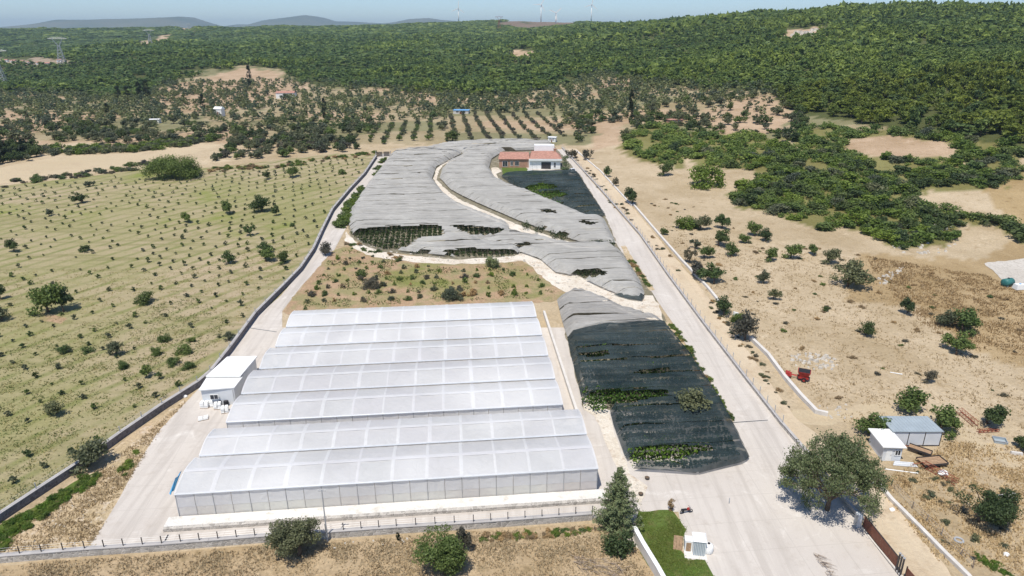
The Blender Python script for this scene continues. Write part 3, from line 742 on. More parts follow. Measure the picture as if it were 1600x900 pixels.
# ------------------------------------------------------------------ crop nets
NU = EU.copy(); NV = EV.copy()
def net(poly, label, mat, height, holes=(), strip=5.0, sub=2.5, uo=None, vine='vdark', holeh=1.5, dip=2.4, gap=.05, sag=.42, seams=(), mats=None, stepu=1.1, slit=.22, under=0, name='crop_net'):
    w = [Vector((x, y, 0)) for x, y in pxw(poly)]
    c = sum(w, Vector())/len(w)
    root = empty(name, (c.x, c.y, plane(c.y)), 0, label, 'net'); o = root.location.copy()
    uv = [(p.dot(NU), p.dot(NV)) for p in w]
    v0 = min(q[1] for q in uv); v1 = max(q[1] for q in uv)
    def span(v):
        xs = []
        for i in range(len(uv)):
            (a, b), (c2, d) = uv[i], uv[(i+1) % len(uv)]
            if (b > v) != (d > v): xs.append(a+(c2-a)*(v-b)/(d-b))
        xs.sort()
        if len(xs) < 2: return None
        best = max(((xs[i], xs[i+1]) for i in range(0, len(xs)-1, 2)), key=lambda t: t[1]-t[0])
        return best
    seed = random.uniform(0, 99)
    nst = max(1, round((v1-v0)/strip)); dv = (v1-v0)/nst
    def hz(u, v, k, edge):
        n1 = mnoise.noise(Vector((u/5.5, v/2.2, seed))); n2 = mnoise.noise(Vector((u/1.6, v/.9, seed+9)))
        ph = (v-v0)/sub
        return (height+sag*(abs(math.sin(math.pi*ph))**.6-1)*-1*-1+.28*n1+.15*n2+.05*((k*37) % 5-2))*edge
    for k in range(nst):
        wob = [random.gauss(0, .25) for _ in range(3)]
        va, vb = v0+k*dv+(0 if k == 0 else gap/2), v0+(k+1)*dv-(0 if k == nst-1 else gap/2)
        nv = max(5, int(dv/.55)); rows = []
        for j in range(nv+1):
            v = va+(vb-va)*j/nv; v = min(max(v, v0+.05), v1-.05)
            r = span(v)
            if r: rows.append((v, r[0], r[1]))
        if len(rows) < 2: continue
        nu = max(6, int(max(b-a for _, a, b in rows)/stepu)); V = []; F = []; keep = []
        for v, a, b in rows:
            for i in range(nu+1):
                u = a+(b-a)*i/nu; d = min(u-a, b-u, v-v0+.05, v1-v+.05)
                e = min(1, .12+max(0, d)/dip)**.6
                vv = v+.25*math.sin(u/9+wob[0]*9)*min(1, d/3)
                p = NU*u+NV*vv
                V.append((p.x, p.y, plane(p.y)+max(.12, hz(u, vv, k, e))))
        V = np.array(V); px, py = PIX(V[:, 0], V[:, 1], V[:, 2])
        hm = inany(px, py, holes) if holes else np.zeros(len(V), bool)
        for j in range(len(rows)-1):
            for i in range(nu):
                q = (j*(nu+1)+i, j*(nu+1)+i+1, (j+1)*(nu+1)+i+1, (j+1)*(nu+1)+i)
                if sum(hm[z] for z in q) >= 2: continue
                if slit and j == len(rows)-2 and mnoise.noise(Vector((rows[j][1]*.0+i*stepu/7, k*3.7, seed))) > slit: continue
                F.append(q)
        if not F: continue
        V = V-np.array(o)
        mt = mat if not mats else random.choices(mats[0], mats[1])[0]
        link('net_strip', npmesh('net_strip', V, F, [mt], True), root)
    for sm in seams:
        pts = [P(x, y)+Vector((0, 0, height+.62))-o for x, y in sm]
        pts = [Vector(q) for q in pts]; fine = []
        for a, b in zip(pts, pts[1:]):
            for q in range(6): fine.append(a.lerp(b, q/6))
        fine.append(pts[-1]); V = []; F = []
        for i, p in enumerate(fine):
            d = fine[min(i+1, len(fine)-1)]-fine[max(i-1, 0)]; d.z = 0; d.normalize(); nn = Vector((-d.y, d.x, 0))*.3
            V += [p-nn, p+Vector((0, 0, .08)), p+nn]
        for i in range(len(fine)-1): F += [(3*i, 3*i+1, 3*i+4, 3*i+3), (3*i+1, 3*i+2, 3*i+5, 3*i+4)]
        link('seam', npmesh('seam', V, F, [M['netw']], True), root)
    if under:
        n = under; us = [q[0] for q in uv]; X = RNG.uniform(min(p.x for p in w), max(p.x for p in w), n); Y = RNG.uniform(min(p.y for p in w), max(p.y for p in w), n)
        k = inpoly(X, Y, [(c.x+(p.x-c.x)*.90, c.y+(p.y-c.y)*.92) for p in w]); X, Y = X[k], Y[k]; d = np.abs(((-math.sin(GA)*X+math.cos(GA)*Y)/sub) % 1-.5)*2
        k = d < .7; X, Y, d = X[k], Y[k], d[k]
        leaf_mesh_obj('crop_foliage', X, Y, plane(Y)+(.05+(height-1.75)*RNG.random(len(X)))*(1-.4*d), .5, M['vdark'], root, o)
    # plants seen through the openings
    for h in holes:
        hw = pxw([(x, y+1) for x, y in h]); xs = [q[0] for q in hw]; ys = [q[1] for q in hw]
        area = (max(xs)-min(xs))*(max(ys)-min(ys)); n = int(min(26000, area*26))
        X = RNG.uniform(min(xs)-.8, max(xs)+.8, n); Y = RNG.uniform(min(ys)-2.5, max(ys)+.5, n)
        rowv = (-math.sin(GA)*X+math.cos(GA)*Y); colu = math.cos(GA)*X+math.sin(GA)*Y
        keep = inpoly(X, Y, hw) | inpoly(X, Y+1.6, hw)
        d = np.abs((rowv/2.5) % 1-.5)*2
        if holeh < 1.4: keep &= (d < .72) & ((colu/1.5) % 1 < .74)
        X, Y, d = X[keep], Y[keep], d[keep]; n = len(X)
        if n < 4: continue
        Z = plane(Y)+holeh*(.35+.75*RNG.random(n))*(1-.55*d)
        leaf_mesh_obj('crop_foliage', X, Y, Z, .42 if holeh > 1.4 else .5, M[vine], root, o)
    return root
def quads(C, size, outward=None, rng=RNG, asp=.62):
    """leaf rhombs at points C (n,3); outward biases their facing"""
    n = len(C); N = rng.normal(0, 1, (n, 3))
    if outward is not None: N = N*.75+outward*1.1
    N[:, 2] += .35; N /= np.linalg.norm(N, axis=1)[:, None]+1e-9
    B = rng.normal(0, 1, (n, 3)); U = np.cross(N, B); U /= np.linalg.norm(U, axis=1)[:, None]+1e-9; W = np.cross(N, U)
    s = (size if np.isscalar(size) else size[:, None])*(.6+.8*rng.random((n, 1)))*.5
    V = np.stack([C-U*s, C-W*s*asp-U*s*.1, C+U*s, C+W*s*asp-U*s*.1], 1).reshape(-1, 3)
    F = np.arange(4*n).reshape(-1, 4); return V, F
def leaf_mesh_obj(name, X, Y, Z, size, mat, parent, o, kind='stuff'):
    C = np.stack([X, Y, Z], 1)-np.array(o if o is not None else (0, 0, 0)); V, F = quads(C, size)
    ob = link(name, npmesh(name, V, F, [mat]), parent); return tag(ob, kind=kind)

net([(612,242),(660,236),(722,241),(682,262),(675,281),(694,305),(714,320),(748,336),(795,354),(795,360),(790,366),(740,383),(815,392),(808,399),(712,404),(638,396),(588,389),(552,372),(545,352),(548,330),(562,308),(576,288),(597,262)],
    'large pale grey net left of the white winding path', M['netg'], 2.3,
    holes=[[(549,362),(560,358),(600,354),(640,353),(690,351),(690,368),(655,370),(640,380),(632,388),(600,386),(570,378)], [(700,350),(740,353),(785,357),(795,363),(760,366),(738,367)], [(640,390),(672,389),(670,396),(648,395)],
           [(690,392),(745,388),(795,391),(808,396),(770,399),(700,398)]], holeh=1.2, strip=4.2, sub=2.1,
    seams=[[(612,244),(660,239),(720,243)]])
net([(662,236),(700,228),(780,223),(862,226),(868,236),(826,236),(786,238),(768,250),(764,264),(775,282),(800,294),(838,308),(880,326),(917,342),(944,345),(962,382),(908,381),(856,364),(808,346),(757,324),(724,309),(704,298),(687,280),(691,266),(700,256),(724,245),(722,240)],
    'large pale grey net between the white winding path and the house', M['netg'], 2.3,
    holes=[[(848,327),(862,327),(872,332),(850,332)], [(906,345),(924,345),(935,349),(918,351)], [(814,350),(826,349),(830,357),(817,358)], [(832,358),(848,356),(852,361),(838,363)], [(858,366),(878,362),(887,370),(880,375),(862,370)], [(918,382),(935,378),(960,379),(958,385),(930,384)]],
    strip=4.2, sub=2.1, seams=[[(868,228),(800,226),(724,240)]])
net([(783,277),(800,275),(880,271),(904,273),(912,286),(930,314),(946,337),(937,342),(917,339),(880,323),(830,302),(798,289)],
    'dark green net below the house', M['netd'], 2.0,
    holes=[[(815,292),(850,286),(872,289),(868,293),(830,297)], [(830,301),(870,298),(890,304),(860,309),(840,307)], [(860,316),(875,318),(880,322),(868,320)]], strip=4.5, sub=2.2, gap=.10, vine='vine', sag=.6, under=16000)
net([(822,399),(800,393),(745,384),(792,365),(850,377),(900,389),(912,388),(960,389),(970,396),(985,418),(1000,442),(1007,462),(1000,471),(975,466),(940,452),(905,435),(868,428),(845,408)],
    'small pale grey net on the terrace between two limestone banks', M['netg'], 2.2,
    holes=[[(890,422),(946,422),(945,429),(915,432),(895,428)], [(806,381),(830,378),(832,381),(812,385)]], strip=4.0, sub=2.0)
net([(958,462),(1000,464),(1008,464),(1003,472),(985,470)], 'scrap of dark net folded on the limestone bank', M['netd'], 1.2, strip=3, sub=1.5, dip=1.0, stepu=.7)
net([(870,472),(895,458),(930,466),(985,492),(1036,506),(1040,514),(960,516),(886,530),(878,505)],
    'light grey net above the big dark net', M['netw'], 2.4, strip=3.2, sub=1.6, mats=([M['netw'], M['netg']], [3, 1]))
net([(886,530),(960,516),(1041,514),(1056,532),(1084,566),(1126,630),(1150,675),(1171,720),(1160,727),(1090,744),(1040,741),(988,738),(974,712),(958,668),(951,640),(911,640),(903,604),(893,565)],
    'big dark green net on the right beside the near greenhouse', M['netd'], 2.4,
    holes=[[(905,617),(925,611),(1000,610),(1060,610),(1030,618),(1000,625),(940,629),(948,640),(926,640),(912,630)], [(900,552),(945,548),(962,549),(950,555),(908,556)], [(990,579),(1022,578),(1050,578),(1040,582),(995,583)],
           [(978,712),(990,700),(1040,695),(1090,697),(1125,697),(1085,708),(1060,716),(1000,720),(982,720)]], strip=5.2, sub=2.6, vine='vine', holeh=2.3, gap=.06, sag=.5, under=26000, dip=1.1)

# ------------------------------------------------------------------ trees and plants
def crown(kind, nleaf, size, seed, ncl=22):
    rng = np.random.default_rng(seed)
    if kind == 'cone':
        z = rng.random(ncl*2)**1.25; ang = rng.random(ncl*2)*2*np.pi
        rad = .46*(1-z)**.85+.02; rr = rad*(.5+.5*rng.random(len(z))**.5)
        C = np.stack([rr*np.cos(ang), rr*np.sin(ang), .06+.90*z], 1); cr = .035+.13*(1-z); sq = .55
    elif kind == 'column':
        z = rng.random(ncl); ang = rng.random(ncl)*2*np.pi; rad = .36*np.sin(np.pi*np.clip(z*.9+.08, 0, 1))**.6
        C = np.stack([rad*np.cos(ang)*.6, rad*np.sin(ang)*.6, .04+.90*z], 1); cr = .18+.0*z; sq = .4
    elif kind == 'bush':
        d = rng.normal(0, 1, (ncl, 3)); d[:, 2] = np.abs(d[:, 2]); d /= np.linalg.norm(d, axis=1)[:, None]
        r = .5+.45*rng.random(ncl)[:, None]**.6
        C = d*r*np.array([.40, .40, .62])+np.array([0, 0, .16]); cr = .13+.10*rng.random(ncl); sq = .9
    elif kind == 'pine':
        d = rng.normal(0, 1, (ncl, 3)); d /= np.linalg.norm(d, axis=1)[:, None]
        r = .45+.55*rng.random(ncl)[:, None]**.6
        C = d*r*np.array([.38, .38, .40])+np.array([0, 0, .54]); cr = .10+.09*rng.random(ncl)
        tp = np.clip((C[:, 2]-.25)/.75, 0, 1); C[:, :2] *= (1.15-.75*tp)[:, None]; sq = .75
    else:
        d = rng.normal(0, 1, (ncl, 3)); d /= np.linalg.norm(d, axis=1)[:, None]
        r = .35+.65*rng.random(ncl)[:, None]**.5
        C = d*r*np.array([.37, .37, .34])+np.array([0, 0, .52]); C += rng.normal(0, .03, C.shape); cr = (.10+.11*rng.random(ncl))*(.8 if ncl > 40 else 1); sq = .8
    if kind in ('round', 'bush') and ncl > 12:     # a few uneven lobes give the crown its outline
        nl = 5 if kind == 'round' else 6; a = rng.random(nl)*6.283; L = np.stack([np.cos(a)*.25, np.sin(a)*.25, rng.uniform(-.20, .16, nl)], 1)*rng.uniform(.5, 1.25, (nl, 1))
        ctr = np.array([0, 0, .52 if kind == 'round' else .2]); which = rng.integers(0, nl, len(C)); C = ctr+(C-ctr)*.66+L[which]; C[:, 2] = np.clip(C[:, 2]-(.02 if kind == 'round' else 0), .08, .9)
    w = cr**2; k = rng.choice(len(C), nleaf, p=w/w.sum())
    dd = rng.normal(0, 1, (nleaf, 3)); dd /= np.linalg.norm(dd, axis=1)[:, None]
    q = cr[k][:, None]*(.45+.62*rng.random((nleaf, 1)))
    Pt = C[k]+dd*q*np.array([1, 1, sq]); Pt[:, 2] = np.maximum(Pt[:, 2], .02)
    V, F = quads(Pt, size, dd, rng); return V, F, C
def trunk_mesh(name, C, mat, seed, base=.035, fork=.28, nl=6):
    r = random.Random(seed); mb = MB()
    lean = Vector((r.uniform(-.05, .05), r.uniform(-.05, .05), fork))
    mb.tube([(0, 0, -.04), lean*.5, lean], [base*1.25, base, base*.85], mat, 7)
    ids = sorted(range(len(C)), key=lambda i: r.random())[:nl]
    for i in ids:
        c = Vector(C[i]); m = lean.lerp(c, .5)+Vector((0, 0, .04))
        mb.tube([lean, m, c], [base*.6, base*.35, base*.1], mat, 5, False)
    return mb.mesh(name, True)
PROTO = {}
def proto(kind, mat, lod, var):
    var = int(var); key = (kind, mat, lod, var)
    if key not in PROTO:
        n, s, ncl = {'hi': (9500, .036, 60), 'mid': (1700, .078, 30), 'low': (560, .125, 20), 'tiny': (150, .21, 10)}[lod]
        if kind == 'cone': n = int(n*1.5); s *= .85
        if kind == 'column': s *= .8
        V, F, C = crown(kind, n, s, hash((kind, lod, var)) % 9999 if False else (sum(map(ord, kind))*7+len(lod)*31+var*101), ncl)
        cm = npmesh('crown', V, F, [M[mat]])
        if kind in ('round', 'pine'): tm = trunk_mesh('trunk', C, M['bark'], var+5, .030 if lod != 'hi' else .034, .24)
        elif kind == 'bush': tm = trunk_mesh('stem', C, M['bark'], var+5, .02, .1, 5)
        else:
            mb = MB(); mb.tube([(0, 0, -.03), (0, 0, .5), (0, 0, .92)], [.035, .022, .006], M['bark'], 6); tm = mb.mesh('trunk', True)
        one = None
        if lod in ('low', 'tiny'):
            nv = len(V); tv = np.array([v.co[:] for v in tm.vertices]); V2 = np.vstack([V, tv])
            me = bpy.data.meshes.new('tree'); faces = [tuple(f) for f in F]+[tuple(i+nv for i in p.vertices) for p in tm.polygons]
            me.from_pydata(V2.tolist(), [], faces); me.materials.append(M[mat]); me.materials.append(M['bark'])
            me.polygons.foreach_set('material_index', [0]*len(F)+[1]*len(tm.polygons)); me.update(); one = me
        PROTO[key] = (cm, tm, one)
    return PROTO[key]
def put(name, kind, mat, loc, w, h, lod, var, label=None, cat='tree', group=None):
    cm, tm, one = proto(kind, mat, lod, var); rz = random.uniform(0, 6.28)
    sw = w*random.uniform(.95, 1.05)
    if one is not None:
        o = link(name, one, None, loc, rz, (sw, w*random.uniform(.92, 1.08), h)); return tag(o, label, cat, group)
    t = empty(name, loc, rz, label, cat, group); t.scale = (sw, w*random.uniform(.92, 1.08), h)
    link('crown', cm, t); link('stem' if kind == 'bush' else 'trunk', tm, t); return t
def dims(x, yb, wp, hp):
    p0 = P(x, yb); th = math.atan2(CAM_H-p0.z, math.hypot(p0.x, p0.y))
    p = P(x, yb-.28*wp*math.sin(th)); m = zdepth(p)/FPX
    w = wp*m*1.14; h = max(.82*w, (hp*m-.75*w*math.sin(th))/math.cos(th)+.12*w)
    return p, w, h
def one(x, yb, wp, hp, mat, kind, label, name='tree', cat='tree', group=None, lod=None):
    p, w, h = dims(x, yb, wp, hp)
    if lod is None: lod = 'hi' if wp > 60 else ('mid' if wp > 17 else 'low')
    return put(name, kind, mat, p, w, h, lod, random.randrange(3), label, cat, group)

# -- single trees in the left orchard
for a in [
 (76,492,50,64,'oak','round','big bushy green tree with a dead tan patch in the left orchard'),
 (100,490,30,48,'dark','round','dark tree grown into the right side of the big bushy orchard tree'),
 (4,503,30,26,'olive','round','grey olive cut by the left frame edge beside the big bushy orchard tree'),
 (2,470,18,32,'dark','round','dark tree cut by the left frame edge above the grey olive'),
 (22,394,20,26,'dark','round','small leaning dark tree near the left frame edge in the upper orchard'),
 (133,394,17,15,'dark','bush','low leaning dark tree on bare soil in the upper left orchard'),
 (77,338,13,14,'olive','round','small round olive on the striped rows near the far left'),
 (128,319,20,20,'dark','round','dark round tree left of centre along the top orchard rows'),
 (140,292,13,14,'olive','round','small grey tree at the straw field edge on the left'),
 (294,348,18,21,'oak','round','round orchard tree with a short shadow left of the larger dark pair'),
 (359,335,22,27,'oak','round','taller green orchard tree left of the widest dark one'),
 (409,332,32,28,'dark','round','widest dark round tree in the upper orchard'),
 (432,338,14,22,'dark','round','slim dark tree touching the right of the widest dark orchard tree'),
 (391,369,17,24,'oak','round','rounded tree below the taller green orchard tree'),
 (357,414,19,26,'oak','round','grey green tree with its shadow on the right, mid orchard'),
 (413,398,22,24,'oak','round','upper of two stacked trees by the road in mid orchard'),
 (416,411,26,26,'oak','round','lower of two stacked trees by the road in mid orchard'),
 (440,413,20,25,'dark','round','dark tree right of the stacked pair in mid orchard'),
 (228,476,27,22,'dark','bush','broad low dark tree alone in the middle of the left orchard'),
 (182,556,24,33,'olive','round','grey olive with a bent trunk in the lower orchard'),
 (229,591,17,28,'oak','round','slim upright green tree in the lower orchard'),
 (88,650,30,34,'olive','round','grey olive with a black shadow near the lower left edge'),
 (138,736,56,40,'olive','round','pale olive leaning over the long boundary wall'),
 (454,278,22,17,'oak','round','round bush tree at the top of the orchard below the hedge'),
 (417,281,13,18,'dark','round','narrow dark tree at the top of the orchard left of the round bush tree'),
 (533,273,14,11,'oak','bush','small low bush near the top of the left road'),
 (358,534,18,17,'olive','round','grey shrub against the orchard side of the wall above the white shed'),
 (458,354,9,10,'oak','bush','little green bush on the orchard slope by the road wall'),
 (45,252,13,14,'olive','round','lollipop tree alone on the pale straw field'),
 ]:
    one(*a, name='orchard_tree' if a[5] != 'bush' else 'bush', cat='tree' if a[5] != 'bush' else 'bush')
for x, yb, w, h in [(248,554,18,18),(258,537,18,15),(290,554,22,17),(300,535,12,13),(272,572,20,16),(295,578,18,13),(98,553,20,15),(138,553,15,13),(188,578,18,15),(126,613,0,0)]:
    if w: one(x, yb, w, h, 'oak', 'bush', 'low green fruit bush in the lower left orchard', 'bush', 'bush', 'low green bushes in the lower left orchard')
# the big bush beside the straw field
for i, (x, yb, w, h, lab) in enumerate([(250,280,52,44,'large light green thicket tree left half beside the straw field'),(284,280,50,40,'large light green thicket tree right half beside the straw field'),(306,274,20,20,'low dark shrub at the right end of the large thicket')]):
    one(x, yb, w, h, 'oak' if i < 2 else 'dark', 'bush', lab, 'thicket_tree', 'tree', lod='hi' if i < 2 else None)

# -- single trees on the dry right field
for a in [
 (988,320,25,33,'dark','round','dark round tree beside the far low wall across the road'),
 (948,277,13,21,'oak','round','small green tree near the house road bend'),
 (1037,275,24,24,'dark','round','dark tree alone just below the scrub on the dry field'),
 (962,292,11,18,'grey','round','bare grey shrub by the far low wall'),
 (1094,360,25,30,'olive','round','olive at the upper left of the tree cluster on the dry field'),
 (1128,358,24,30,'oak','round','top tree of the vertical trio on the dry field'),
 (1123,387,29,34,'dark','round','dark middle tree of the vertical trio on the dry field'),
 (1142,402,22,27,'oak','round','lowest tree of the vertical trio on the dry field'),
 (1086,390,17,21,'olive','round','small olive left of the dark middle tree'),
 (1100,404,23,26,'oak','round','round tree just below the small olive'),
 (1164,382,19,16,'oak','round','small dark tree under the right group of three'),
 (1179,371,24,30,'oak','round','tallest tree of the right group of three'),
 (1197,379,22,26,'dark','round','right tree of the group of three on the dry field'),
 (1077,412,17,32,'grey','round','thin grey tree leaning by the low wall'),
 (1092,436,26,36,'grey','round','broad grey olive beside the thin grey tree'),
 (1115,447,38,36,'oak','round','wide olive at the lower end of the grey row by the wall'),
 (1193,444,18,27,'olive','round','pale slim olive alone below the group of three'),
 (1037,367,13,16,'dark','round','tiny dark tree with a black shadow beside the low wall'),
 (1236,405,25,32,'oak','round','bushy green tree on the bare slope left of two smaller ones'),
 (1272,399,18,22,'oak','round','small round tree on the bare slope between two others'),
 (1294,413,28,32,'olive','round','leaning grey olive on the bare slope below the scrub'),
 (1201,409,20,28,'oak','round','green tree between the trio and the bushy slope tree'),
 (1324,453,54,52,'olive','round','largest spreading olive on the dry right field'),
 (1131,496,32,40,'dark','round','dark round tree by the white post beyond the dirt track'),
 (1164,535,36,60,'grey','round','tall bare grey tree at the end of the low wall'),
 (1152,505,22,22,'oak','bush','green bush between the dark round tree and the bare grey tree'),
 (1208,469,19,24,'olive','round','small olive with a black shadow left of the straw path'),
 (1352,526,24,30,'dark','round','small dark tree alone in the middle of the stony field'),
 (1289,487,10,15,'dark','bush','tiny dark bush on the stony field'),
 (1417,492,23,36,'dark','round','upright dark tree at the edge of the brown grass'),
 (1480,512,30,34,'olive','round','grey left tree of the thick clump on the right field'),
 (1503,522,46,44,'oak','round','big rounded tree in the thick clump on the right field'),
 (1494,559,43,38,'oak','round','bright round tree just below the thick clump'),
 (1449,599,19,28,'grey','round','small dry tree halfway between the clump and the sheds'),
 (1418,646,50,48,'oak','round','bright round tree above the white cabin'),
 (1365,684,46,50,'oak','round','bright round tree touching the left of the blue grey shed'),
 (1470,680,50,50,'oak','round','bright round tree behind the right end of the blue grey shed'),
 (1543,668,44,44,'dark','round','dark round tree right of the rusty rails'),
 (1598,704,26,30,'dark','round','dark tree cut by the right frame edge'),
 (1527,826,80,82,'dark','round','large dark green tree at the lower right with a black shadow'),
 (1085,662,60,46,'olive','round','round olive growing up through the big dark net'),
 (1244,222,18,20,'dark','round','dark tree at the edge of the bare strip under the pine wood'),
 ]:
    one(*a, name='field_tree' if a[5] != 'bush' else 'bush', cat='tree' if a[5] != 'bush' else 'bush')
one(1105,293,50,18,'maquis','bush','flat bright green shrub spreading below the scrub on the right', 'bush', 'bush')
one(1068,357,28,12,'maquis','bush','low flat green shrub beside the tree cluster on the dry field', 'bush', 'bush')
# -- front trees
one(468,884,82,66,'olive','round','grey olive standing before the pale front wall, left of the rounder dark tree', 'olive_tree', 'tree')
one(690,896,84,86,'oak','round','round dark green tree before the pale front wall', 'tree', 'tree')
one(725,862,24,54,'grey','round','thin grey tree growing behind the right side of the round front tree', 'tree', 'tree')
one(968,880,50,50,'dark','bush','rounded dark bush under the spruce at the lawn corner', 'bush', 'bush')
one(622,846,8,18,'cypress','column','tiny dark cypress sapling at the front wall', 'cypress', 'tree')
one(1048,800,14,26,'dryleaf','column','withered brown conifer at the lawn corner', 'shrub', 'bush')
one(508,400,22,26,'grey','round','bare grey tree leaning by the left road beside the red plot', 'tree', 'tree')
one(883,272,18,30,'spruce','column','dark green tree at the right end of the house', 'tree', 'tree')
one(893,248,15,22,'grey','round','bare grey tree behind the house roof', 'tree', 'tree')
one(917,250,15,26,'grey','round','bare grey tree beside the road beyond the house', 'tree', 'tree')
one(985,192,12,56,'cypress','column','tall dark cypress left of the pine wood', 'cypress', 'tree', lod='mid')
one(391,134,10,30,'cypress','column','lone dark cypress on the bare red slope', 'cypress', 'tree', lod='mid')
one(170,186,10,24,'cypress','column','dark cypress in the far left olive groves', 'cypress', 'tree', lod='mid')
one(231,155,13,30,'cypress','column','right cypress of the dark row below the left wood', 'cypress', 'tree', lod='mid')
one(219,155,12,28,'cypress','column','second cypress of the dark row below the left wood', 'cypress', 'tree', lod='mid')
one(200,158,12,22,'cypress','column','third cypress from the right in the dark row below the left wood', 'cypress', 'tree', lod='mid')
one(186,156,12,20,'cypress','column','leftmost cypress of the dark row below the left wood', 'cypress', 'tree', lod='mid')
one(318,172,11,24,'cypress','column','dark cypress beside the white cottage', 'cypress', 'tree', lod='mid')
one(508,186,10,32,'cypress','column','tall poplar shaped dark tree in the centre groves', 'cypress', 'tree', lod='mid')
one(707,222,24,22,'dark','round','dark round tree at the upper edge of the nets', 'tree', 'tree')

# spruce: tiers of drooping sprays
def spruce():
    p, w, h = dims(963, 838, 72, 112); h = 9.6; w = 7.2
    t = empty('spruce_tree', p, 0, 'tall dark spruce beside the lawn and front wall', 'tree')
    rng = np.random.default_rng(3); Cs = []; Os = []; mb = MB()
    mb.tube([(0, 0, -.3), (0, 0, h*.5), (0, 0, h*.985)], [.2, .12, .02], M['bark'], 8)
    z = .5
    while z < h*.97:
        f = 1-z/h; R0 = w/2*(f**.8)*(1 if z > 1.2 else .85)+.08; nb = int(6+8*f)
        a0 = rng.random()*6.28
        for b in range(nb):
            a = a0+6.283*b/nb+rng.normal(0, .18); L = R0*rng.uniform(.55, 1.15)
            tip = np.array([math.cos(a)*L, math.sin(a)*L, z-.12*L+.25*f])
            mb.bar((0, 0, z), tuple(tip*np.array([.9, .9, 1])), .04, M['bark'])
            n = int(9+44*L)
            s = rng.random(n)**.7; side = rng.normal(0, 1, n)*.16*(1.1-s*.7)*max(.6, L)
            pt = np.array([0, 0, z])+s[:, None]*(tip-np.array([0, 0, z])); pt[:, 2] -= .10*np.sin(s*3.1)*L
            pt[:, 0] += -math.sin(a)*side; pt[:, 1] += math.cos(a)*side; pt[:, 2] += rng.normal(0, .10, n)+.05
            Cs.append(pt); Os.append(np.tile(np.array([math.cos(a)*.6, math.sin(a)*.6, .5]), (n, 1)))
        z += .40*(.65+f*.6)
    V, F = quads(np.vstack(Cs), .25, np.vstack(Os), rng, .42)
    link('crown', npmesh('crown', V, F, [M['spruce']]), t); mb.build('trunk', t, True)
spruce()
# the spreading tree by the forecourt
def big_tree():
    p = P(1292, 797); t = empty('spreading_tree', p, 0, 'big spreading tree with a thin see-through crown beside the forecourt and gate', 'tree')
    r = random.Random(5); rng = np.random.default_rng(5); mb = MB(); tips = []
    mb.tube([(0, 0, -.3), (.1, .05, 1.2), (.15, .1, 2.2)], [.38, .30, .27], M['bark'], 9)
    def grow(a, d, L, rad, depth):
        b = a+d*L; mid = a.lerp(b, .5)+Vector((r.gauss(0, .08), r.gauss(0, .08), .05))*L
        mb.tube([a, mid, b], [rad, rad*.8, rad*.6], M['twig'] if depth > 1 else M['bark'], 6 if depth < 2 else 4, False)
        if depth >= 2: tips.append((b, depth)); tips.append((mid, depth))
        if depth == 4: return
        for k in range(3 if depth < 3 else 3):
            n = (d+Vector((r.gauss(0, .62), r.gauss(0, .62), r.gauss(.06, .32)))).normalized()
            grow(b, n, L*r.uniform(.62, .82), rad*.55, depth+1)
    for k in range(11):
        a = 6.283*k/11+r.uniform(-.25, .25); el = r.uniform(.12, .95)
        d = Vector((math.cos(a)*math.cos(el), math.sin(a)*math.cos(el), math.sin(el)))
        grow(Vector((.15, .1, r.uniform(.8, 2.0))), d, 2.7, .15, 0)
    for k in range(3):
        d = Vector((r.gauss(0, .25), r.gauss(0, .25), 1)).normalized(); grow(Vector((.15, .1, 2.1)), d, 2.4, .15, 0)
    T_ = np.array([b[:] for b, _ in tips]); rad = np.hypot(T_[:, 0], T_[:, 1])
    T_ = T_[(rad < 7.0) & (T_[:, 2] > .55)]
    n = 36000; k = rng.integers(0, len(T_), n)
    dens = np.array([mnoise.noise(Vector(q)*.42) for q in T_]); pr = np.clip(dens+.55, .12, 1); pr /= pr.sum()
    k = rng.choice(len(T_), n, p=pr)
    dd = rng.normal(0, 1, (n, 3)); C = T_[k]+dd*np.array([.30, .30, .22])
    V, F = quads(C, .25, dd*.5, rng, .6); t.scale = (.92, .94, 1.26)
    link('crown', npmesh('crown', V, F, [M['plane']]), t); mb.build('trunk', t, True)
big_tree()

# ------------------------------------------------------------------ scattered vegetation
def scatter(s0, s1, Y0, Y1, spacing, jit=.42):
    """jittered grid over the wedge of land between two bearings"""
    xs = np.arange(s0*Y1, s1*Y1, spacing); ys = np.arange(Y0, Y1, spacing)
    X, Y = np.meshgrid(xs, ys); X = X.ravel(); Y = Y.ravel()
    X = X+RNG.normal(0, jit*spacing*.6, X.shape); Y = Y+RNG.normal(0, jit*spacing*.6, Y.shape)
    k = (X/np.maximum(Y, 1) > s0) & (X/np.maximum(Y, 1) < s1) & (Y > Y0) & (Y < Y1)
    X, Y = X[k], Y[k]; Z = terrain(X, Y); px, py = PIX(X, Y, Z); return X, Y, Z, px, py
def nz2(X, Y, s, o=0.0): return np.array([mnoise.noise(Vector((x/s, y/s, o))) for x, y in zip(X, Y)])
def visible(X, Y, Z, up=7):
    """drop what lies behind a crest"""
    ok = np.ones(len(X), bool); tt = (Z+up-CAM_H)/Y; s = X/Y
    for f in np.linspace(.12, .985, 40):
        Yq = Y*f; ok &= (terrain(s*Yq, Yq)-CAM_H)/Yq < tt+.0005
    return ok
def leafy(kind, n, size, seed, ncl):
    V, F, C = crown(kind, n, size, seed, ncl); return V.reshape(-1, 3)
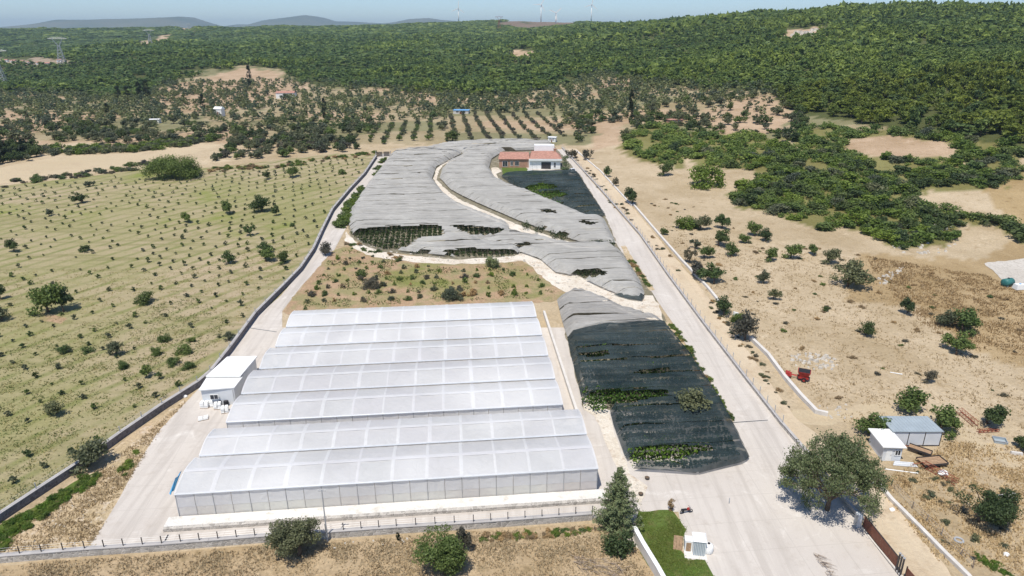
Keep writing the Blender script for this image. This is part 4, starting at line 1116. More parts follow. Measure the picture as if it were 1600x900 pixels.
def stuff_trees(name, sets, mat):
    """sets: (protos, X, Y, Z, W, H, tint); joins everything in one object"""
    Vs = []; Ts = []
    for protos, X, Y, Z, W, H, tint in sets:
        which = RNG.integers(0, len(protos), len(X)); ang = RNG.random(len(X))*6.283
        for q, pr in enumerate(protos):
            k = np.where(which == q)[0]
            if len(k) == 0: continue
            c, s = np.cos(ang[k])[:, None], np.sin(ang[k])[:, None]
            x = pr[None, :, 0]*c-pr[None, :, 1]*s; y = pr[None, :, 0]*s+pr[None, :, 1]*c
            v = np.stack([x*W[k][:, None]+X[k][:, None], y*W[k][:, None]+Y[k][:, None], pr[None, :, 2]*H[k][:, None]+Z[k][:, None]-.15], -1)
            Vs.append(v.reshape(-1, 3).astype(np.float32)); Ts.append(np.repeat(tint[k], pr.shape[0]).astype(np.float32))
    V = np.concatenate(Vs); Tt = np.concatenate(Ts); F = np.arange(len(V), dtype=np.int32).reshape(-1, 4)
    me = bpy.data.meshes.new(name); me.vertices.add(len(V)); me.vertices.foreach_set('co', V.ravel())
    me.loops.add(F.size); me.loops.foreach_set('vertex_index', F.ravel()); me.polygons.add(len(F))
    me.polygons.foreach_set('loop_start', np.arange(0, F.size, 4, dtype=np.int32)); me.polygons.foreach_set('loop_total', np.full(len(F), 4, np.int32))
    me.materials.append(mat); me.update(calc_edges=True)
    a = me.attributes.new('tint', 'FLOAT', 'POINT'); a.data.foreach_set('value', Tt)
    print('STUFF', name, len(F)); return tag(link(name, me), kind='stuff')
PL = {'A': [leafy('pine', 190, .19, 40+i, 20) for i in range(5)], 'B': [leafy('pine', 36, .40, 50+i, 9) for i in range(5)],
      'C': [leafy('pine', 11, .70, 60+i, 6) for i in range(5)], 'D': [leafy('bush', 7, .85, 70+i, 5) for i in range(4)],
      'R': [leafy('round', 60, .26, 80+i, 12) for i in range(5)], 'M': [leafy('bush', 170, .17, 90+i, 18) for i in range(5)]}
def forest():
    sets = []; ind = []
    for key, Y0, Y1, spc in (('A', 205, 560, 7.6), ('B', 560, 980, 7.4), ('C', 980, 1650, 9.0), ('D', 1650, 3300, 15.0)):
        X, Y, Z, px, py = scatter(-.86, .86, Y0, Y1, spc)
        fe = forest_edge(px); nn = nz2(X, Y, 34, 5); n3 = nz2(X, Y, 120, 9)
        k = (py < fe+nn*9) & (px > -60) & (px < 1660) & ~inany(px, py+2, [CLEAR[i] for i in (0, 1, 2, 3, 4, 5, 6)])
        k &= nn > -.50+.12*np.sign(n3)
        k &= ~(inany(px, py, BARE))
        X, Y, Z, px, py, n3, nn = (q[k] for q in (X, Y, Z, px, py, n3, nn))
        v = visible(X, Y, Z); X, Y, Z, px, py, n3, nn = (q[v] for q in (X, Y, Z, px, py, n3, nn))
        pineness = np.clip(.5+1.3*n3+(px-900)/1600, 0, 1)
        n = len(X); W = spc*RNG.choice([.8, 1.0, 1.2, 1.5, 1.9], n, p=[.2, .28, .25, .18, .09])*RNG.uniform(.85, 1.15, n)*(1 if key != 'D' else 1.15); H = RNG.uniform(.55, 1.25, n)*(4.4+5.4*pineness)*(1 if key != 'D' else 1.0)
        tint = np.clip(.10+.62*pineness*RNG.uniform(.5, 1.2, n)+.35*nn+RNG.normal(0, .2, n), 0, 1)
        if key == 'A':
            cand = np.where(px > 920)[0]; score = -(zdepth_np(X[cand], Y[cand], Z[cand])); ind = cand[np.argsort(-score)][:300]
            for i in ind:
                put('pine_tree', 'pine', 'pine' if RNG.random() < .8 else 'oak', (X[i], Y[i], Z[i]-.1), W[i]*.95, max(6, H[i]*1.1), 'low', RNG.integers(0, 6),
                    'yellow green pine standing in the dense wood on the right hillside', 'tree', 'pines along the front of the hillside wood')
            keep = np.ones(n, bool); keep[ind] = False
            X, Y, Z, W, H, tint = (q[keep] for q in (X, Y, Z, W, H, tint))
        sets.append((PL[key], X, Y, Z, W, H, tint))
    stuff_trees('forest', sets, M['forest'])
def zdepth_np(X, Y, Z): return Y*cp-(Z-CAM_H)*sp
forest()

SCRUBX = [(955,195),(1200,145),(1240,190),(1180,212),(1080,212),(1075,196),(1000,194),(975,232),(940,238),(900,215),(870,180),(905,140)]
def maquis():
    X, Y, Z, px, py = scatter(.08, .86, 150, 420, 3.5)
    nn = nz2(X, Y, 11, 2); k = inany(px, py, MAQ) & (nn > -.24)
    X, Y, Z, px, py = (q[k] for q in (X, Y, Z, px, py)); n = len(X)
    W = RNG.uniform(3.0, 7.4, n); H = W*RNG.uniform(.5, .82, n); tint = RNG.random(n)
    order = np.argsort(zdepth_np(X, Y, Z)-W*25)[:300]; keep = np.ones(n, bool); keep[order] = False
    for i in order:
        put('scrub_bush', 'bush', random.choices(['maquis', 'oak', 'dark', 'olive'], [4, 3, 2.4, 1.0])[0], (X[i], Y[i], Z[i]-.1), W[i], H[i], 'low', RNG.integers(0, 4),
            'green scrub bush in the dense thicket on the right slope', 'bush', 'bushes of the thicket on the right slope')
    stuff_trees('scrub', [(PL['M'], X[keep], Y[keep], Z[keep], W[keep], H[keep], tint[keep]*.8)], M['forest'])
maquis()

OPEN = BARE+[[(600,190),(660,178),(670,225),(560,225)]]
def groves():
    """olive groves and hedges of the middle distance"""
    X, Y, Z, px, py = scatter(-.86, .56, 270, 720, 5.6)
    fe = forest_edge(px); nn = nz2(X, Y, 40, 7); n4 = nz2(X, Y, 15, 3)
    k = (py > fe-4) & (py < 224) & ~inany(px, py, MAQ) & (px > -40) & (px < 1260)
    strawf = [(-420,300),(0,290),(120,280),(240,266),(330,256),(345,232),(300,230),(215,243),(120,248),(60,255),(0,266),(-420,270)]
    k &= ~inany(px, py, [strawf, [(686,224),(700,176),(860,176),(880,226)], [(860,232),(905,235),(895,195),(850,210)], [(575,226),(585,194),(690,186),(690,226)], [(68,245),(215,236),(215,226),(70,230)], [(-50,262),(65,250),(65,226),(-50,224)]])
    dens = np.where(inany(px, py, BARE), .38, np.where(px < 250, .58, np.where(px < 640, .44, np.where(px > 930, .85, .62))))
    dens = np.clip(dens+.5*nn, .05, .95); k &= RNG.random(len(X)) < dens
    k &= ~((px > 930) & (py > 195) & (px < 975))
    X, Y, Z, px, py, n4 = (q[k] for q in (X, Y, Z, px, py, n4)); n = len(X)
    W = RNG.uniform(3.6, 6.8, n); H = W*RNG.uniform(.75, 1.0, n); olive = RNG.random(n) < .62
    order = np.argsort(zdepth_np(X, Y, Z)-W*30)[:300]; keep = np.ones(n, bool); keep[order] = False
    for i in order:
        lab = ('grey green olive among the middle distance groves', 'olive_tree', 'olives of the middle distance groves') if olive[i] else ('dark green tree among the middle distance groves', 'tree', 'dark trees of the middle distance groves')
        put(lab[1], 'round', 'olive' if olive[i] else random.choice(['dark', 'oak']), (X[i], Y[i], Z[i]-.1), W[i], H[i], 'low', RNG.integers(0, 4), lab[0], 'tree', lab[2])
    stuff_trees('grove', [(PL['R'], X[keep], Y[keep], Z[keep], W[keep], H[keep], np.where(olive[keep], .75, .15)+RNG.normal(0, .1, keep.sum()))], M['grovestuff'])
groves()

def rows_of(poly, name, label, group, dirpx, sp_along, sp_row, W, H, mats, kind='round', lod='tiny', jit=.15, maxn=300, miss=.06, dens=None, cat='tree', stuffname='young_trees'):
    a, b = P(*dirpx[0]), P(*dirpx[1]); d = Vector((b.x-a.x, b.y-a.y)).normalized(); nrm = Vector((-d.y, d.x))
    w = pxw(poly); us = [p[0]*d.x+p[1]*d.y for p in w]; vs = [p[0]*nrm.x+p[1]*nrm.y for p in w]
    U, Vv = np.meshgrid(np.arange(min(us), max(us), sp_along), np.arange(min(vs), max(vs), sp_row)); U = U.ravel(); Vv = Vv.ravel()
    U = U+RNG.normal(0, jit*sp_along, U.shape); Vv = Vv+RNG.normal(0, jit*.5*sp_row, U.shape)
    X = U*d.x+Vv*nrm.x; Y = U*d.y+Vv*nrm.y; k = inpoly(X, Y, w) & (RNG.random(len(X)) > miss)
    X, Y = X[k], Y[k]; Z = terrain(X, Y); px, py = PIX(X, Y, Z); k = (px > -15) & (px < 1615)
    if dens is not None: k &= RNG.random(len(X)) < dens(px, py)
    X, Y, Z, px, py = (q[k] for q in (X, Y, Z, px, py)); n = len(X)
    Wd = RNG.uniform(W[0], W[1], n); Hd = Wd*RNG.uniform(H[0], H[1], n)
    order = np.argsort(zdepth_np(X, Y, Z)-Wd*20); ii = order[:maxn]; rest = order[maxn:]
    for i in ii: put(name, kind, random.choice(mats), (X[i], Y[i], Z[i]-.05), Wd[i], Hd[i], lod, RNG.integers(0, 4), label, cat, group)
    if len(rest): stuff_trees(stuffname, [([leafy('bush' if kind == 'bush' else 'round', 26, .38, 110+i, 8) for i in range(4)], X[rest], Y[rest], Z[rest], Wd[rest], Hd[rest], RNG.random(len(rest)))], M['grovestuff'])
    return n
print('saplings', rows_of(F_IN, 'sapling', 'small young orchard tree in the planted rows of the left field', 'young trees in the rows of the left field', ROWDIR, 4.0, ROWSP, (.75, 1.6), (.8, 1.15),
        ['olive', 'oak', 'olive', 'dark'], miss=.12, jit=.09, dens=lambda x, y: np.where(y > 470, .5, np.where((y > 340) & (x < 230), .6, .95))))
rows_of([(692,222),(704,180),(735,174),(858,176),(876,196),(884,214),(860,222),(780,221)], 'grove_tree', 'small round tree in the planted rows above the nets', 'trees in the rows above the nets', ((735,218),(722,182)), 4.6, 7.6, (2.2, 3.4), (.8, 1.0), ['olive', 'olive', 'grey'], lod='low', jit=.1, miss=.03, stuffname='grove')
rows_of([(560,226),(580,196),(640,192),(690,184),(690,218),(640,224)], 'grove_tree', 'small olive in the sandy grove left of the rows', 'olives in the sandy grove above the left road', ((600,222),(612,196)), 6.5, 7.0, (2.6, 3.8), (.8, 1.0), ['olive', 'oak'], lod='low', jit=.1, miss=.08, stuffname='grove')
rows_of([(330,252),(420,246),(560,236),(560,224),(470,214),(380,224),(340,240)], 'grove_tree', 'olive in the pale grove above the left orchard', 'olives in the pale grove above the left orchard', ((420,246),(450,215)), 6.5, 8, (4.2, 6.0), (.8, 1.0), ['olive', 'olive', 'dark'], lod='low', jit=.18, miss=.15, stuffname='grove')
PLOT = [(522,396),(545,390),(575,397),(640,413),(712,420),(805,412),(840,432),(870,455),(860,466),(650,474),(470,484),(462,470),(490,440)]
def seedlings():
    w = pxw(PLOT); xs = [q[0] for q in w]; ys = [q[1] for q in w]; n = 0
    for v in np.arange(min(ys), max(ys), 4.0):
        for u in np.arange(min(xs), max(xs), 3.1):
            x, y = u+random.gauss(0, .35), v+random.gauss(0, .35)+.1*u
            if not inpoly(np.array([x]), np.array([y]), w)[0] or random.random() < .14: continue
            dry = random.random() < .28; W = random.uniform(.8, 1.9)*(1 if random.random() > .12 else 1.5)
            put('fruit_bush', 'bush', random.choice(['dryleaf', 'grey']) if dry else random.choice(['oak', 'maquis', 'olive']), (x, y, plane(y)-.03), W, W*random.uniform(.9, 1.25), 'low' if W > 1.5 else 'tiny', random.randrange(4),
                'half dry young bush in the red soil plot behind the greenhouses' if dry else 'green young bush in the red soil plot behind the greenhouses', 'bush', 'dry bushes in the red soil plot' if dry else 'green bushes in the red soil plot')
seedlings()
one(768,420,20,28,'spruce','bush','two tier green conifer at the far edge of the red plot','conifer','tree')
one(582,452,24,24,'grey','bush','greyish wide bush on the left of the red plot','bush','bush')
one(707,470,30,24,'olive','bush','wide pale bush with bare stems at the near edge of the red plot','bush','bush')

def hedges():
    def belt(poly, n, W, H, mats, name, label, group):
        w = pxw(poly); xs = [q[0] for q in w]; ys = [q[1] for q in w]; c = 0; tries = 0
        while c < n and tries < n*60:
            tries += 1; x, y = random.uniform(min(xs), max(xs)), random.uniform(min(ys), max(ys))
            if not inpoly(np.array([x]), np.array([y]), w)[0]: continue
            ww = random.uniform(*W); put(name, 'round' if 'tree' in name else 'bush', random.choice(mats), (x, y, tz(x, y)-.05), ww, ww*random.uniform(*H), 'low', random.randrange(4), label, 'tree' if 'tree' in name else 'bush', group); c += 1
    belt([(562,296),(570,298),(552,330),(545,352),(530,358),(526,350),(535,330)], 46, (2.2, 3.4), (.7, .95), ['maquis', 'oak'], 'hedge_bush', 'bushy green plant of the hedge between left road and net', 'hedge plants between left road and net')
    belt([(600,246),(608,248),(594,270),(585,276),(588,262)], 14, (1.8, 2.8), (.6, .9), ['oak', 'maquis'], 'hedge_bush', 'small hedge plant below the top gate of the left road', 'hedge plants below the top gate')
    belt([(70,243),(215,238),(270,232),(330,222),(330,214),(215,228),(72,232)], 120, (4, 6), (.6, .8), ['olive', 'maquis'], 'reed_clump', 'tall grey green reed clump along the straw field', 'reed bed along the straw field')
    belt([(345,252),(450,246),(565,234),(575,226),(560,222),(470,212),(380,220),(350,232)], 60, (3.6, 5.8), (.8, 1.0), ['olive', 'olive', 'grey', 'oak'], 'olive_tree', 'pale olive of the loose grove between straw field and left road', 'olives of the loose grove between straw field and left road')
    belt([(-30,262),(62,245),(66,236),(40,226),(-30,232)], 60, (4.5, 6.5), (.8, 1.1), ['dark', 'cypress'], 'tree', 'dark tree of the shady belt at the far left edge', 'dark belt at the far left edge')
    belt([(0,286),(110,272),(200,258),(235,252),(240,262),(120,280),(0,294)], 60, (2, 4), (.5, .7), ['oak', 'olive', 'grey'], 'hedge_bush', 'low hedge bush between straw field and orchard', 'hedge between straw field and orchard')
    belt([(330,262),(440,256),(560,240),(590,238),(575,244),(440,262),(330,270)], 70, (1.8, 3.2), (.5, .7), ['oak', 'maquis', 'dryleaf'], 'hedge_bush', 'low hedge bush along the top of the left orchard', 'hedge along the top of the left orchard')
    belt([(1045,505),(1054,508),(1110,596),(1146,658),(1138,655),(1090,585)], 75, (.9, 1.7), (.5, .8), ['maquis', 'oak', 'dryleaf'], 'verge_plant', 'low green plant between big dark net and right road', 'plants between big dark net and right road')
    belt([(979,404),(986,405),(1020,450),(1014,451)], 30, (.8, 1.7), (.5, .8), ['maquis', 'dryleaf', 'oak'], 'verge_plant', 'low plant between terrace net and right road', 'plants between terrace net and right road')
    belt([(-20,856),(0,825),(60,792),(125,750),(160,742),(150,755),(110,780),(40,830),(0,862)], 150, (.7, 1.4), (.5, .9), ['maquis', 'vine'], 'verge_plant', 'low bright plant of the green strip inside the left wall', 'green strip plants inside the left wall')
    belt([(185,738),(215,700),(210,722),(195,745)], 12, (.8, 1.5), (.5, .9), ['maquis'], 'verge_plant', 'low plant at the concrete edge under the leaning olive', 'plants at the concrete edge under the leaning olive')
    belt([(745,838),(820,832),(925,824),(928,832),(860,840),(750,846)], 70, (.5, 1.2), (.5, .8), ['maquis', 'dryleaf', 'oak'], 'weed', 'yellow green weed at the foot of the front wall', 'weeds at the foot of the front wall')
    belt([(1520,860),(1545,870),(1590,900),(1570,905),(1530,880)], 22, (.5, 1.0), (.5, .8), ['maquis', 'vine'], 'weed', 'green weed in the strip at the lower right corner', 'weeds at the lower right corner')
    belt([(886,236),(900,240),(945,290),(1000,350),(1085,440),(1080,445),(990,360),(930,290)], 45, (.8, 1.8), (.4, .7), ['dryleaf', 'grey', 'olive'], 'verge_plant', 'dry shrub along the far dirt track', 'dry shrubs along the far dirt track')
    belt([(1110,465),(1175,545),(1240,640),(1230,640),(1160,548),(1105,478)], 40, (.6, 1.5), (.4, .7), ['dryleaf', 'grey', 'olive'], 'verge_plant', 'dry shrub between dirt track and curved white wall', 'dry shrubs beside the curved white wall')
    belt([(1390,745),(1440,790),(1480,870),(1560,880),(1600,850),(1500,760),(1420,720)], 34, (.5, 1.5), (.4, .7), ['dryleaf', 'grey', 'olive'], 'weed', 'dry weed on the waste ground near the sheds', 'dry weeds near the sheds')
    belt([(1040,300),(1240,380),(1440,410),(1600,480),(1600,640),(1300,650),(1150,470),(1000,330)], 110, (.6, 1.7), (.4, .7), ['dryleaf', 'dryleaf', 'grey', 'oak'], 'dry_shrub', 'low dry shrub scattered on the right field', 'dry shrubs scattered on the right field')
    belt([(550,376),(575,388),(640,405),(640,412),(560,394),(535,384)], 20, (.9, 2), (.5, .8), ['olive', 'dryleaf', 'oak'], 'verge_plant', 'low shrub at the foot of the limestone bank', 'shrubs at the foot of the limestone bank')
hedges()

def weeds():
    w = pxw(PLOT); xs = [q[0] for q in w]; ys = [q[1] for q in w]; n = 5200
    X = RNG.uniform(min(xs), max(xs), n*3); Y = RNG.uniform(min(ys), max(ys), n*3); k = inpoly(X, Y, w) & (nz2(X, Y, 5, 8) > .12); X, Y = X[k], Y[k]
    leaf_mesh_obj('weeds', X, Y, plane(Y)+.05+.3*RNG.random(len(X)), .34, M['grassb'], None, None)
weeds()
def tufts():
    def field(poly, n, hgt, mat, name):
        w = pxw(poly); xs = [q[0] for q in w]; ys = [q[1] for q in w]
        X = RNG.uniform(min(xs), max(xs), n*3); Y = RNG.uniform(min(ys), max(ys), n*3); k = inpoly(X, Y, w)
        nn = nz2(X[k], Y[k], 3.5, 4); q = RNG.random(k.sum()) < np.clip(.5+nn, .08, 1); X, Y = X[k][q][:n], Y[k][q][:n]; n = len(X)
        B = 3; Xr = np.repeat(X, B)+RNG.normal(0, .16, n*B); Yr = np.repeat(Y, B)+RNG.normal(0, .16, n*B); Zr = terrain(Xr, Yr); a = RNG.random(n*B)*6.28
        h = hgt*RNG.uniform(.5, 1.3, n*B); w_ = .09; lx, ly = RNG.normal(0, .16, n*B), RNG.normal(0, .16, n*B)
        p0 = np.stack([Xr-np.cos(a)*w_, Yr-np.sin(a)*w_, Zr], 1); p1 = np.stack([Xr+np.cos(a)*w_, Yr+np.sin(a)*w_, Zr], 1); p2 = np.stack([Xr+lx, Yr+ly, Zr+h], 1)
        V = np.stack([p0, p1, p2], 1).reshape(-1, 3); F = np.arange(len(V)).reshape(-1, 3)
        tag(link(name, npmesh(name, V, F, [mat])), kind='stuff')
    field([(-60,905),(0,886),(135,876),(400,856),(620,842),(925,822),(985,842),(1018,905)], 6000, .3, M['straw'], 'dry_grass')
    field([(1400,700),(1300,650),(1180,540),(1090,440),(1030,350),(1200,390),(1400,410),(1620,480),(1620,700)], 6000, .34, M['straw'], 'dry_grass')
    field([(1370,760),(1470,880),(1620,905),(1620,700),(1480,690)], 5000, .34, M['straw'], 'dry_grass')
    field([(1350,400),(1540,430),(1620,470),(1620,560),(1480,540),(1400,470)], 4500, .4, M['dryleaf'], 'dry_grass')
    field([(-30,812),(0,806),(120,722),(300,592),(390,485),(470,400),(490,360),(300,420),(-30,420)], 6000, .24, M['olivestraw'], 'dry_grass')
    field([(-30,812),(0,806),(120,722),(300,592),(360,500),(300,460),(-30,560)], 4000, .2, M['grassb'], 'green_grass')
    field([(1000,802),(1048,799),(1070,828),(1060,858),(1074,876),(1098,875),(1114,905),(1030,905),(1000,860)], 7000, .12, M['grassb'], 'lawn_grass')
    field([(0,878),(0,842),(60,805),(125,755),(215,690),(300,618),(250,672),(180,785),(140,860)], 3500, .3, M['straw'], 'dry_grass')
tufts()
def rocks():
    def rockmesh(seed):
        r = random.Random(seed); mb = MB(); n = 6; pts = []
        bm = [(math.cos(6.28*i/n)*r.uniform(.35, .55), math.sin(6.28*i/n)*r.uniform(.35, .55)) for i in range(n)]
        top = [(x*r.uniform(.4, .75), y*r.uniform(.4, .75)) for x, y in bm]
        for i in range(n):
            j = (i+1) % n; mb.face([(*bm[i], -.1), (*bm[j], -.1), (*top[j], r.uniform(.3, .4)), (*top[i], .35)], M['rock'])
        mb.face([(*t, .36) for t in top], M['rock']); return mb.mesh('rock')
    R_ = [rockmesh(i) for i in range(5)]
    def heap(poly, n, s, label, group):
        w = pxw(poly); xs = [q[0] for q in w]; ys = [q[1] for q in w]; c = 0
        for _ in range(n*40):
            if c >= n: break
            x, y = random.uniform(min(xs), max(xs)), random.uniform(min(ys), max(ys))
            if not inpoly(np.array([x]), np.array([y]), w)[0]: continue
            q = random.uniform(*s); o = link('rock', R_[c % 5], None, (x, y, tz(x, y)), random.uniform(0, 6), (q, q*random.uniform(.6, 1), q*random.uniform(.5, .9))); tag(o, label, 'rock', group); c += 1
    heap([(1236,556),(1262,552),(1312,560),(1310,578),(1275,578),(1240,570)], 55, (.5, 1.3), 'pale stone in the rubble heap behind the red machine', 'stones of the rubble heap behind the red machine')
    heap([(1362,440),(1410,415),(1412,422),(1380,445)], 26, (.6, 1.5), 'grey stone of the broken stone line below the scrub', 'stones of the broken stone line below the scrub')
    heap([(1390,384),(1490,376),(1500,392),(1420,400)], 24, (.6, 1.7), 'pale boulder at the lower rim of the scrub', 'boulders at the lower rim of the scrub')
    heap([(1440,345),(1500,330),(1510,345),(1480,365)], 16, (.6, 1.8), 'pale boulder showing inside the scrub', 'boulders inside the scrub')
    heap([(1270,635),(1330,630),(1335,655),(1280,660)], 16, (.4, .9), 'small white stone by the curved wall end', 'stones by the curved wall end')
    heap([(965,720),(985,770),(1000,790),(1012,765),(985,742)], 30, (.25, .7), 'small stone on the strip between near greenhouse and dark net', 'stones between near greenhouse and dark net')
    heap([(548,366),(600,392),(712,404),(800,398),(820,392),(850,408),(920,436),(1000,462),(1030,492),(1030,506),(940,476),(860,440),(810,405),(700,411),(600,402)], 150, (.3, 1.0), 'white limestone lump on the bank below the nets', 'lumps of the limestone bank')
    heap([(40,850),(130,770),(160,790),(130,850),(60,870)], 30, (.2, .5), 'small pale stone on the dry ground inside the left wall', 'stones inside the left wall')
    heap([(520,848),(640,842),(640,852),(520,858)], 14, (.25, .6), 'small white stone in the dry grass before the front wall', 'stones before the front wall')
    heap([(1230,50),(1290,44),(1292,54),(1240,66)], 24, (5, 11), 'pale crag of the rock outcrop high in the wood', 'crags of the rock outcrop')
rocks()

# ------------------------------------------------------------------ buildings
def frame(x, y, ang, name, label, cat, dz=0.0):
    p = P(x, y); return empty(name, p+Vector((0, 0, dz)), ang, label, cat)
def part(t, name, fn, **k):
    mb = MB(); fn(mb); return mb.build(name, t, **k)
def window(t, x, z, w, h, y, mat=None, fm=None):
    f = part(t, 'window', lambda m: (m.box(x-.08, x, y-.06, y+.05, z-.08, z+h+.08, fm or M['white']), m.box(x+w, x+w+.08, y-.06, y+.05, z-.08, z+h+.08, fm or M['white']),
              m.box(x, x+w, y-.06, y+.05, z+h, z+h+.08, fm or M['white']), m.box(x, x+w, y-.06, y+.05, z-.08, z, fm or M['white']), m.box(x+w/2-.03, x+w/2+.03, y-.05, y, z, z+h, fm or M['white'])))
    part(f, 'pane', lambda m: m.box(x+.002, x+w-.002, y-.02, y-.004, z+.002, z+h-.002, mat or M['glass']))
def house():
    p = P(780, 262); q = P(826, 261); W1 = (q.x-p.x); h = 3.5
    t = empty('house', p, R(-1.0), 'low house with a terracotta left wing and a white right wing under red roofs', 'house')
    W2 = P(876, 266).x-q.x
    part(t, 'brick_wall', lambda m: m.box(0, W1, 0, 8, -.4, h, M['terra']))
    part(t, 'white_wall', lambda m: m.box(W1+.01, W1+W2, -2.2, 7, -.6, h, M['white']))
    def roof1(m):
        m.hexa([(-.4, -.5, h+.01), (W1+.3, -.5, h+.01), (W1+.3, 8.4, h+.01), (-.4, 8.4, h+.01), (.2, 2.6, h+1.9), (W1-.0, 2.6, h+1.9), (W1, 6, h+1.9), (.2, 6, h+1.9)], M['roofred'])
    part(t, 'roof', roof1)
    def roof2(m):
        a, b = W1+.35, W1+W2+.5
        m.hexa([(a, -2.8, h+.55), (b, -2.8, h+.55), (b, 7.4, h+.55), (a, 7.4, h+.55), (a+.8, 2.2, h+2.7), (b-2.2, 2.2, h+2.7), (b-2.2, 3.6, h+2.7), (a+.8, 3.6, h+2.7)], M['roofred'])
    r2 = part(t, 'roof', roof2)
    part(r2, 'chimney', lambda m: (m.box(W1+W2-2.6, W1+W2-1.6, 2.0, 2.9, h+1.2, h+3.6, M['terra']), m.box(W1+W2-2.75, W1+W2-1.45, 1.85, 3.05, h+3.6, h+3.8, M['terra'])))
    part(t, 'beam', lambda m: m.box(W1+.2, W1+W2+.6, -3.0, -2.25, h-.15, h+.53, M['white']))
    part(t, 'parapet', lambda m: m.box(W1+2.2, W1+W2-2.2, 5.6, 9, 1, h+4.6, M['white']))
    for x, w, z, hh in ((1.4, 1.9, .6, 2.0), (4.6, .9, .9, 1.7), (6.4, 1.5, .9, 1.7)): window(t, x, z, w, hh, -.03)
    d = part(t, 'garage_door', lambda m: [m.box(W1+5.0, W1+8.8, -2.26-.02*(i % 2), -2.21, .02+i*.45, .44+i*.45, M['dkmetal']) for i in range(6)])
    window(t, W1+10.0, .6, .7, 1.9, -2.23)
    def pergola(m):
        for x in (W1-.4, W1+1.4, W1+3.2):
            m.bar((x, -4.6, -.6), (x, -4.6, 3.1), .12, M['greyp'])
        m.bar((W1-.4, -4.6, 3.1), (W1+3.2, -4.6, 3.1), .12, M['greyp']); m.bar((W1-.4, -4.6, 1.6), (W1+3.2, -4.6, 1.6), .08, M['greyp'])
    part(t, 'pergola', pergola)
    part(t, 'steps', lambda m: [m.box(W1-.6, W1+1.4, -6.2+i*.5, -5.7+i*.5, -.7, -.5+i*.17, M['white']) for i in range(4)])
house()
def car():
    t = frame(897, 271, R(12), 'parked_car', 'white car parked nose out beside the dark net near the house', 'car', .02)
    w, L = .9, 4.3
    prof = [(-.05, .35), (-.08, .75), (.15, .85), (.95, .95), (1.65, 1.45), (3.2, 1.5), (4.05, 1.0), (4.3, .9), (4.3, .38)]
    def body(m):
        n = len(prof)
        for i in range(n-1):
            a, b = prof[i], prof[i+1]
            ia = .82 if a[1] > 1.2 else 1; ib = .82 if b[1] > 1.2 else 1
            m.face([(-w*ia, a[0], a[1]), (w*ia, a[0], a[1]), (w*ib, b[0], b[1]), (-w*ib, b[0], b[1])], M['carw'])
        for s in (-1, 1): m.face([(s*w*(.82 if z > 1.2 else 1), y, z) for y, z in (prof if s > 0 else prof[::-1])], M['carw'])
    part(t, 'body', body)
    part(t, 'windscreen', lambda m: m.face([(-.78, 1.0, 1.0), (.78, 1.0, 1.0), (.66, 1.60, 1.43), (-.66, 1.60, 1.43)], M['glass']), loc=(0, -.03, .03))
    part(t, 'side_window', lambda m: [m.face([(s*.90, 1.25, 1.0), (s*.90, 3.6, 1.02), (s*.78, 3.1, 1.42), (s*.78, 1.75, 1.40)][::s], M['glass']) for s in (-1, 1)])
    for s in (-1, 1):
        part(t, 'headlight', lambda m: m.box(s*.66-.16, s*.66+.16, -.13, -.07, .58, .72, M['steel']))
        for y in (.8, 3.4):
            wl = part(t, 'wheel', lambda m: m.tube([(s*.74, y, .31), (s*.93, y, .31)], .31, M['black'], 12))
            part(wl, 'rim', lambda m: m.tube([(s*.925, y, .31), (s*.94, y, .31)], .18, M['steel'], 8))
car()
def shed():
    # white packing shed: two roof sheets sloping to the right, stepped
    a = P(355, 557, 3.2); b = P(402, 556, 3.2); c = P(322, 592, 3.0); d = P(376, 592, 3.0); e = P(311, 614, 2.8); f = P(366, 611, 2.8)
    o = Vector((c.x, c.y, plane(c.y)))
    t = empty('packing_shed', o, 0, 'white roofed shed between the left boundary wall and the far greenhouse', 'shed')
    def slab(m, q, z, th=.18):
        qs = [Vector((p.x, p.y, 0))-Vector((o.x, o.y, 0)) for p in q]
        m.hexa([(p.x, p.y, z+k) for p, k in zip(qs, (0, 0, 0, 0))]+[(p.x, p.y, z+th+k) for p, k in zip(qs, (0, 0, 0, 0))], M['white'])
    part(t, 'roof', lambda m: slab(m, [c, d, b, a], 3.35)); part(t, 'roof', lambda m: slab(m, [e, f+Vector((0, .3, 0)), d+Vector((.2, .4, 0)), c+Vector((0, .4, 0))], 3.0))
    def walls(m):
        q = [e, f, d, b, a, c]; qs = [Vector((p.x-o.x, p.y-o.y, 0)) for p in q]; cc = sum(qs, Vector())/6
        qs = [cc+(p-cc)*.93 for p in qs]; top = [2.99, 2.99, 3.0, 3.34, 3.34, 3.0]
        for i in range(6):
            j = (i+1) % 6; m.face([(qs[i].x, qs[i].y, -.5), (qs[j].x, qs[j].y, -.5), (qs[j].x, qs[j].y, top[j]), (qs[i].x, qs[i].y, top[i])], M['offw'])
    part(t, 'wall', walls)
    ev = Vector((e.x-o.x, e.y-o.y, 0)); fv = Vector((f.x-o.x, f.y-o.y, 0)); dr = (fv-ev); L = dr.length
    wn_ = part(t, 'window', lambda m: (m.box(0, 1.35, -.03, .06, 0, .9, M['white']),), loc=ev+dr*.28+Vector((0, .06, 1.25)), rz=math.atan2(dr.y, dr.x))
    part(wn_, 'pane', lambda m: m.box(.08, .64, -.06, -.031, .08, .82, M['glass'])); part(wn_, 'pane', lambda m: m.box(.72, 1.27, -.06, -.031, .08, .82, M['glass']))
    part(t, 'downpipe', lambda m: m.tube([(fv.x-.2, fv.y-.1, -.3), (fv.x-.2, fv.y-.1, 2.9)], .07, M['steel'], 6))
shed()
